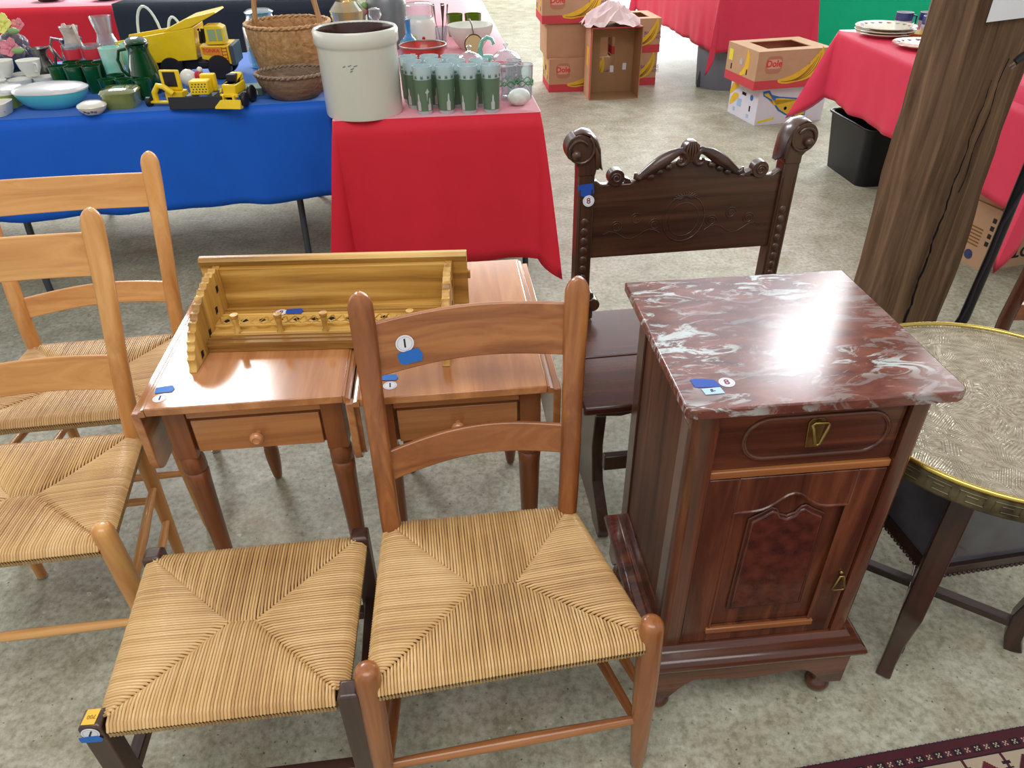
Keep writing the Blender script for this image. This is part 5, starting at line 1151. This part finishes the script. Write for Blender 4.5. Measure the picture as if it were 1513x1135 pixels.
# ---- plates and mugs on the right hand red cloth
M_plate=plain('plate_glaze',(226,214,186),.3,coat=.4); M_mugb=plain('mug_blue',(50,64,120),.3,coat=.4)
def plate(name,label,c,r,z,mt=M_plate,dots=True,rimc=None):
    t=item(name,label,'plate',c,0,None,z); m=MB(); m.lathe([(.0005,.002),(r*.55,.002),(r*.6,.006),(r*.95,.020),(r,.022),(r*.99,.025),(r*.6,.011),(.0005,.008)],48,caps=False); b=m.build('plate_body',mt,t,smooth=60)
    if dots:
        for k in range(18):
            a=2*PI*k/18; m=MB(); m.sphere((r*.84*math.cos(a),r*.84*math.sin(a),.0195),r*.085,1,1,.12,4); m.build('rim_daub',rimc[k%len(rimc)],b)
    return t
pc=[plain('daub_red',(186,70,64),.4),plain('daub_blue',(80,96,150),.4),plain('daub_sky',(150,190,200),.4)]
plate('patterned_platter','round platter with red and blue painted rim, on top of the plate stack',(1.985,4.14),.150,Z0+.028,rimc=pc)
plate('stacked_plate','plain edged plate under the painted platter at the right',(1.985,4.14),.150,Z0+.012,dots=False); plate('stacked_plate','lowest plate of the stack under the painted platter',(1.985,4.14),.146,Z0-.001,dots=False)
plate('red_rim_plate','reddish patterned plate partly hidden by the timber post',(2.035,3.80),.15,Z0,mt=plain('red_plate',(178,80,70),.3,coat=.3,c2=(206,170,130),vscale=16),rimc=pc)
simple('yellow_dish','small yellow dish beside the plates and mugs','dish',(2.13,4.05),[(.02,0),(.05,.002),(.075,.03),(.072,.03),(.045,.008),(0,.008)],plain('ochre_dish',(214,178,84),.4))
mg=None
for x,y,l in((2.14,4.285,'nearest the platter'),(2.26,4.27,'second from the platter'),(2.215,4.14,'in front, clear lower half'),(2.34,4.15,'nearest the timber post')):
    if mg: copy_thing(mg,(x,y,Z0),.5,'blue and white stoneware mug at the right, '+l); continue
    mg=item('blue_band_mug','blue and white stoneware mug at the right, '+l,'mug',(x,y),0,'blue banded mugs'); m=MB(); m.lathe([(.02,0),(.040,0),(.043,.01),(.043,.09),(.040,.09),(.038,.01),(0,.008)],28); b=m.build('mug_body',plain('mug_cream',(206,208,212),.3,coat=.4),mg,smooth=50); m=MB(); m.lathe([(.0436,.052),(.0436,.089)],28,caps=False); m.build('blue_band',M_mugb,b,smooth=60); m=MB(); m.tube([(.042,0,.075),(.066,0,.07),(.066,0,.035),(.042,0,.022)],.005,7,up=(0,1,0)); m.build('handle',M_mugb,mg,smooth=60)
# far table stuff at the top edge
for k,(x,y,l) in enumerate([(-3.45,6.2,'left'),(-3.0,6.2,'right')]):
    simple('dark_bowl','dark bowl on the far red cloth at the top left, %s one'%l,'bowl',(x,y),vessel(.06,.12,.08,.004,.01),plain('dark_glaze_%d'%k,(50,40,44),.3),part='bowl_body')
# ---------------------------------------------------------------- cartons, bins and paper on the floor
M_card=plain('corrugated_board',(196,160,124),.8,var=.08,vscale=12); M_cardin=plain('board_inside',(168,132,92),.85,var=.1,vscale=10); M_cardw=plain('white_carton',(226,230,240),.6); M_band=plain('carton_red_band',(206,72,80),.7)
M_ban=plain('banana_yellow',(236,200,56),.6,c2=(226,184,48),vscale=20); M_banl=plain('banana_outline',(140,100,40),.7); M_bblue=plain('carton_blue',(40,120,196),.6); M_dred=plain('logo_red',(214,60,52),.6); M_purp=plain('print_purple',(110,80,140),.7); M_pinkp=plain('crumpled_pink',(232,208,206),.7); M_lemon=plain('lemon_label',(236,226,70),.6)
def fbox(m,x0,y0,z0,x1,y1,z1,t=.005): m.box(x0,y0,z0,x1,y1,z1)
def banana(m,cx,cz,L_,w_,bend,rot,y,d=.0012):
    """flat printed banana on a carton side, in local x-z at depth y"""
    n=14;up=[];lo=[]
    for k in range(n+1):
        u=k/n; x=(u-.5)*L_; zc=bend*(1-4*(u-.5)**2); h=w_*math.sin(PI*min(1,max(0,.06+u*.9)))**.6*.5
        up.append((x,zc+h)); lo.append((x,zc-h))
    P=up+lo[::-1]; c,s=math.cos(rot),math.sin(rot); P=[(cx+c*a-s*b,cz+s*a+c*b) for a,b in P]; m.prism(P,y-d,y,'y')
def carton(label,o,rz,z,w,d,h,kind,top='hole',cat='box'):
    t=thing('banana_box' if kind!='plain' else 'cardboard_box',label,cat,(o[0],o[1],z),rz)
    mt=M_cardw if kind=='white' else M_card; e=.005
    m=MB(); m.box(0,0,0,w,e,h); m.box(0,d-e,0,w,d,h); m.box(0,e,0,e,d-e,h); m.box(w-e,e,0,w,d-e,h); m.box(e,e,0,w-e,d-e,e)
    if top=='hole':
        a,b=.20,.20; m.box(0,0,h,w,d*a,h+e); m.box(0,d*(1-a),h,w,d,h+e); m.box(0,d*a,h,w*b,d*(1-a),h+e); m.box(w*(1-b),d*a,h,w,d*(1-a),h+e)
    elif top=='closed': m.box(0,0,h,w,d,h+e)
    b=m.build('carton_body',mt,t,smooth=0)
    if kind=='band':
        m=MB(); m.box(-.0012,-.0012,.0,w+.0012,d+.0012,h*.24); m.build('red_band',M_band,t,smooth=0)
        m=MB(); m.prism(rrect(w*.12-.0,h*.42,w*.34,h*.88,.03),-.0014,0,'y'); lg=m.build('logo_badge',plain('badge_tan',(186,132,104),.7),b,smooth=0)
        m=MB(); m.prism(rrect(w*.135,h*.55,w*.325,h*.80,.018),-.0022,-.001,'y'); m.build('logo_panel',plain('badge_pink',(220,170,150),.7),b,smooth=0)
        text('lettering','Dole',.058,M_dred,b,frame((w*.23,-.0026,h*.68),(1,0,0),(0,0,1)),bold=.0015)
        for q in range(5): m=MB(); banana(m,w*(.53+.05*q),h*(.42+.05*q),.25,.052,-.035-.004*q,.42+.13*q,-.0004-.0006*q,.001); m.build('printed_banana',M_ban,b,smooth=0)
        for q in range(4): m=MB(); banana(m,w*(.555+.05*q),h*(.395+.05*q),.23,.005,-.036-.004*q,.42+.13*q,-.0036,.001); m.build('banana_outline',M_banl,b,smooth=0)
        text('lettering','BANANAS\nBANANOS',.034,M_purp,b,frame((w*.85,-.002,h*.52),(1,0,0),(0,0,1)))
        for q in range(3): m=MB(); banana(m,.0,0,.17,.045,-.03,.9+.2*q,0); m.v=[(-.001-.0005*q if y<0 else -.0,d*.38-x,h*.55+zz+.01*q) for x,y,zz in m.v]; m.build('printed_banana',M_ban,b,smooth=0)
        m=MB(); m.lathe([(0,-.0014),(.022,-.0014),(.022,0),(0,0)],16,caps=False,mat=Matrix.Rotation(-PI/2,4,'Y'),c=(-.0028,d*.5,h*.62)); m.v=[(-.0024,y,zz) for x,y,zz in m.v]; m.build('hand_hole',M_dkhole if z<.2 else M_paper,b,smooth=0)
        m=MB(); m.box(-.0016,d*.80,h*.55,-.0004,d*.93,h*.85); m.build('lemon_label',M_lemon,b,smooth=0)
        for (yy,zz) in((.28,.32),(.80,.32)): m=MB(); m.box(-.002,d*yy,h*zz,-.0004,d*yy+.012,h*zz+.035); m.build('vent_slot',M_dkhole,b,smooth=0)
    if kind=='white':
        m=MB(); P=[(w*.10,h*.90),(w*.22,h*.92),(w*.28,h*.80),(w*.42,h*.74),(w*.80,h*.66),(w*.98,h*.62),(w*.98,h*.18),(w*.80,h*.14),(w*.60,h*.22),(w*.44,h*.36),(w*.30,h*.62),(w*.12,h*.78)]
        P=[(w*.05+(px-w*.10)*.78,pz*1.02) for px,pz in P]; m.prism(P,-.0012,0,'y'); m.build('blue_outline',M_bblue,b,smooth=0)
        m=MB(); P=[(w*.13,h*.84),(w*.20,h*.86),(w*.27,h*.74),(w*.34,h*.52),(w*.38,h*.52),(w*.36,h*.70),(w*.44,h*.70),(w*.80,h*.62),(w*.965,h*.58),(w*.965,h*.21),(w*.80,h*.18),(w*.61,h*.26),(w*.46,h*.40),(w*.31,h*.66),(w*.14,h*.80)]
        P=[(w*.05+(px-w*.10)*.78,pz*1.02) for px,pz in P]; m.prism(P,-.002,-.001,'y'); m.build('printed_banana',M_ban,b,smooth=0)
        m=MB(); m.prism([(w*.03,h*.05),(w*.28,h*.13),(w*.275,h*.20),(w*.03,h*.11)],-.0014,0,'y'); m.build('yellow_strip',M_lemon,b,smooth=0)
        for xx,zz in((.42,.42),(.80,.45)): m=MB(); m.lathe([(0,-.0026),(.012,-.0026),(.012,0),(0,0)],12,caps=False,mat=Matrix.Rotation(PI/2,4,'X'),c=(w*xx,-.0,h*zz)); m.v=[(x,-.0028,q) for x,y,q in m.v]; m.build('vent_hole',M_dkhole,b,smooth=0)
        for q,(yy,zz) in enumerate(((.86,.72),(.82,.42))): m=MB(); banana(m,0,0,.16,.06,.015,.5,0); m.v=[(-.001 if y<0 else -.0,d*yy-x*.8,h*zz+a) for x,y,a in m.v]; m.build('printed_banana',M_ban,b,smooth=0)
        m=MB(); m.box(-.002,d*.42,h*.66,-.0004,d*.56,h*.74); m.build('hand_slot',M_dkhole,b,smooth=0)
        m=MB(); m.box(-.002,d*.22,h*.30,-.0004,d*.26,h*.45); m.build('vent_slot',M_dkhole,b,smooth=0)
        m=MB(); m.lathe([(0,0),(.02,0),(.02,.001),(0,.001)],16,caps=False,mat=Matrix.Rotation(-PI/2,4,'Y'),c=(-.001,d*.22,h*.68)); m.build('blue_emblem',M_bblue,b,smooth=0)
        for yy,zz,a in((.55,.30,.06),(.75,.12,.03),(.25,.10,.03)): m=MB(); m.box(-.0014,d*yy,h*zz,-.0004,d*yy+a,h*zz+a*.9); m.build('pale_blue_print',plain('pale_blue_print',(170,205,238),.6),b,smooth=0)
    return t
carton('white banana box with a large printed banana, lowest of the stack right of centre',(1.735,5.195),.22,0,.52,.40,.245,'white',top='closed')
carton('tan banana box with a red band, on top of the white banana box',(1.665,5.125),.22,.252,.54,.42,.235,'band')
carton('tan banana box with a red band, lowest of the stack at top centre',(.35,6.27),.08,0,.50,.40,.25,'band',top='closed')
carton('plain cardboard box, middle of the stack at top centre',(.33,6.30),.10,.256,.50,.38,.25,'plain',top='closed')
carton('tan banana box with a red band, topmost of the stack at top centre',(.29,6.27),.08,.512,.52,.40,.24,'band')
carton('banana box low behind the open carton at top centre',(.86,6.42),.12,0,.40,.42,.25,'band',top='closed')
carton('banana box with red stripes just behind the open carton, upper one',(.87,6.42),.12,.256,.40,.42,.25,'band')
# open carton standing on its end, mouth towards the camera
t=thing('open_banana_box','empty open banana box standing on its end, in front of the stack at top centre','box',(.655,5.985,0),.10)
m=MB(); W_,Hh,D_=.395,.52,.235; e=.006
m.box(0,0,0,e,D_,Hh); m.box(W_-e,0,0,W_,D_,Hh); m.box(e,0,0,W_-e,D_,e); m.box(e,0,Hh-e,W_-e,D_,Hh)
x0,x1,z0,z1=W_*.30,W_*.60,Hh*.30,Hh*.80
m.box(e,D_-e,e,x0,D_,Hh-e); m.box(x1,D_-e,e,W_-e,D_,Hh-e); m.box(x0,D_-e,e,x1,D_,z0); m.box(x0,D_-e,z1,x1,D_,Hh-e); b=m.build('carton_body',M_cardin,t,smooth=0)
m=MB(); m.box(-.0014,.0,.0,-.0002,.035,Hh); m.build('red_band',M_band,t,smooth=0); m=MB(); m.box(-.0014,.036,.0,-.0002,D_,Hh); lf=m.build('tan_side',M_card,t,smooth=0)
m=MB(); m.box(-.0022,.09,Hh*.45,-.0013,.16,Hh*.72); m.build('yellow_print',M_ban,lf,smooth=0)
m=MB(); m.box(0,-.0012,Hh-.006,W_,0,Hh+.001); m.build('torn_edge',M_band,t,smooth=0)
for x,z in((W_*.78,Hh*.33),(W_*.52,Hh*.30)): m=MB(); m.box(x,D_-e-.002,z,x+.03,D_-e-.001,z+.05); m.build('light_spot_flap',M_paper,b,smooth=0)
# crumpled paper
rnd=random.Random(12)
def crumple(label,c,s,z,seed):
    rnd=random.Random(seed); t=thing('crumpled_paper',label,'paper',(c[0],c[1],z),0); m=MB(); N=11
    g=[[0]*(N+1) for _ in range(N+1)]
    for j in range(N+1):
        for i in range(N+1):
            u,v=i/N-.5,j/N-.5; r=math.hypot(u,v)*2; h=max(0,.5-r*r*.42)+rnd.uniform(-.09,.09)
            g[j][i]=(u*s[0]*(1+rnd.uniform(-.1,.1)),v*s[1]*(1+rnd.uniform(-.1,.1)),max(0.002,h*s[2]))
    m.add([g[j][i] for j in range(N+1) for i in range(N+1)],[(j*(N+1)+i,j*(N+1)+i+1,(j+1)*(N+1)+i+1,(j+1)*(N+1)+i) for j in range(N) for i in range(N)])
    m.build('sheet',M_pinkp,t,smooth=0,solid=.001); return t
p=crumple('crumpled pinkish packing paper heaped on the open carton at top centre',(.80,6.10),(.42,.26,.30),.524,4)
# black bin, grey tub
t=thing('black_waste_bin','black plastic waste bin on the floor beside the red cloth at the right','bin',(2.09,4.16,0),.08)
def rbin(m,w,d,w2,d2,h,r,t_):
    lo=rrect(-w/2,-d/2,w/2,d/2,r,6); hi=rrect(-w2/2,-d2/2,w2/2,d2/2,r,6); li=rrect(-w2/2+t_,-d2/2+t_,w2/2-t_,d2/2-t_,r,6); l2=rrect(-w/2+t_,-d/2+t_,w/2-t_,d/2-t_,r,6); n=len(lo)
    vs=[(x,y,0) for x,y in lo]+[(x,y,h) for x,y in hi]+[(x,y,h) for x,y in li]+[(x,y,.01) for x,y in l2]; fs=[]
    for q in range(3):
        for i in range(n): fs.append((q*n+i,q*n+(i+1)%n,(q+1)*n+(i+1)%n,(q+1)*n+i))
    fs+=[tuple(range(n))[::-1],tuple(range(3*n,4*n))]; m.add(vs,fs)
M_binm=plain('black_plastic',(24,26,30),.35,spec=.4)
m=MB(); rbin(m,.30,.42,.36,.48,.315,.05,.006); m.build('bin_body',M_binm,t,smooth=50)
m=MB(); P=rrect(-.185,-.245,.185,.245,.055,6); m.tube([(x,y,.313) for x,y in P],.007,6,closed=True); m.build('rolled_rim',M_binm,t,smooth=60)
t=thing('grey_tub','grey plastic tub under the far red table','tub',(1.80,6.42,0),0); m=MB(); m.lathe([(.10,0),(.20,0),(.205,.01),(.225,.36),(.235,.362),(.235,.372),(.215,.372),(.195,.02),(0,.015)],40,caps=False); m.build('tub_body',plain('grey_plastic',(122,130,142),.5),t,smooth=50)
m=MB(); m.box(-.05,-.242,.28,.05,-.218,.31); m.build('grip',plain('grey_plastic_grip',(112,120,132),.5),t,bevel=.004)
# cartons under the right hand red cloth
t=carton('printed cardboard box on the floor just right of the timber post, lower one',(2.07,2.875),.25,0,.50,.34,.27,'plain',top='closed'); b=[c for c in t.children if c.name.startswith('carton_body')][0]
for k in range(4): m=MB(); m.box(-.0014,.012,.11+k*.035,-.0003,.03,.13+k*.035); m.build('black_square',M_ink,b,smooth=0)
for k in range(6): m=MB(); m.box(-.0014,.06,.09+k*.015,-.0003,.06+.09+.01*(k%3),.096+k*.015); m.build('text_line',M_banl,b,smooth=0)
m=MB(); m.lathe([(0,0),(.022,0),(.022,.001),(0,.001)],18,caps=False,mat=Matrix.Rotation(-PI/2,4,'Y'),c=(-.0004,.09,.045)); m.build('round_mark',M_cobalt,b,smooth=0)
text('lettering','OTS',.075,M_ink,b,frame((.17,-.0012,.075),(-1,0,0),(0,0,-1)),bold=.002)
m=MB(); m.tube([(.07,-.001,.17),(.07,-.001,.22),(.13,-.001,.22),(.13,-.001,.17)],.004,4,closed=True,up=(0,1,0)); m.build('printed_frame',M_ink,b,smooth=0)
t=carton('printed cardboard box just right of the timber post, upper one',(2.08,2.90),.33,.276,.40,.28,.11,'plain',top='none')
b=[c for c in t.children if c.name.startswith('carton_body')][0]
for k in range(4): m=MB(); m.box(-.0014,.05,.03+k*.016,-.0003,.05+.10+.01*(k%2),.035+k*.016); m.build('text_line',M_banl,b,smooth=0)
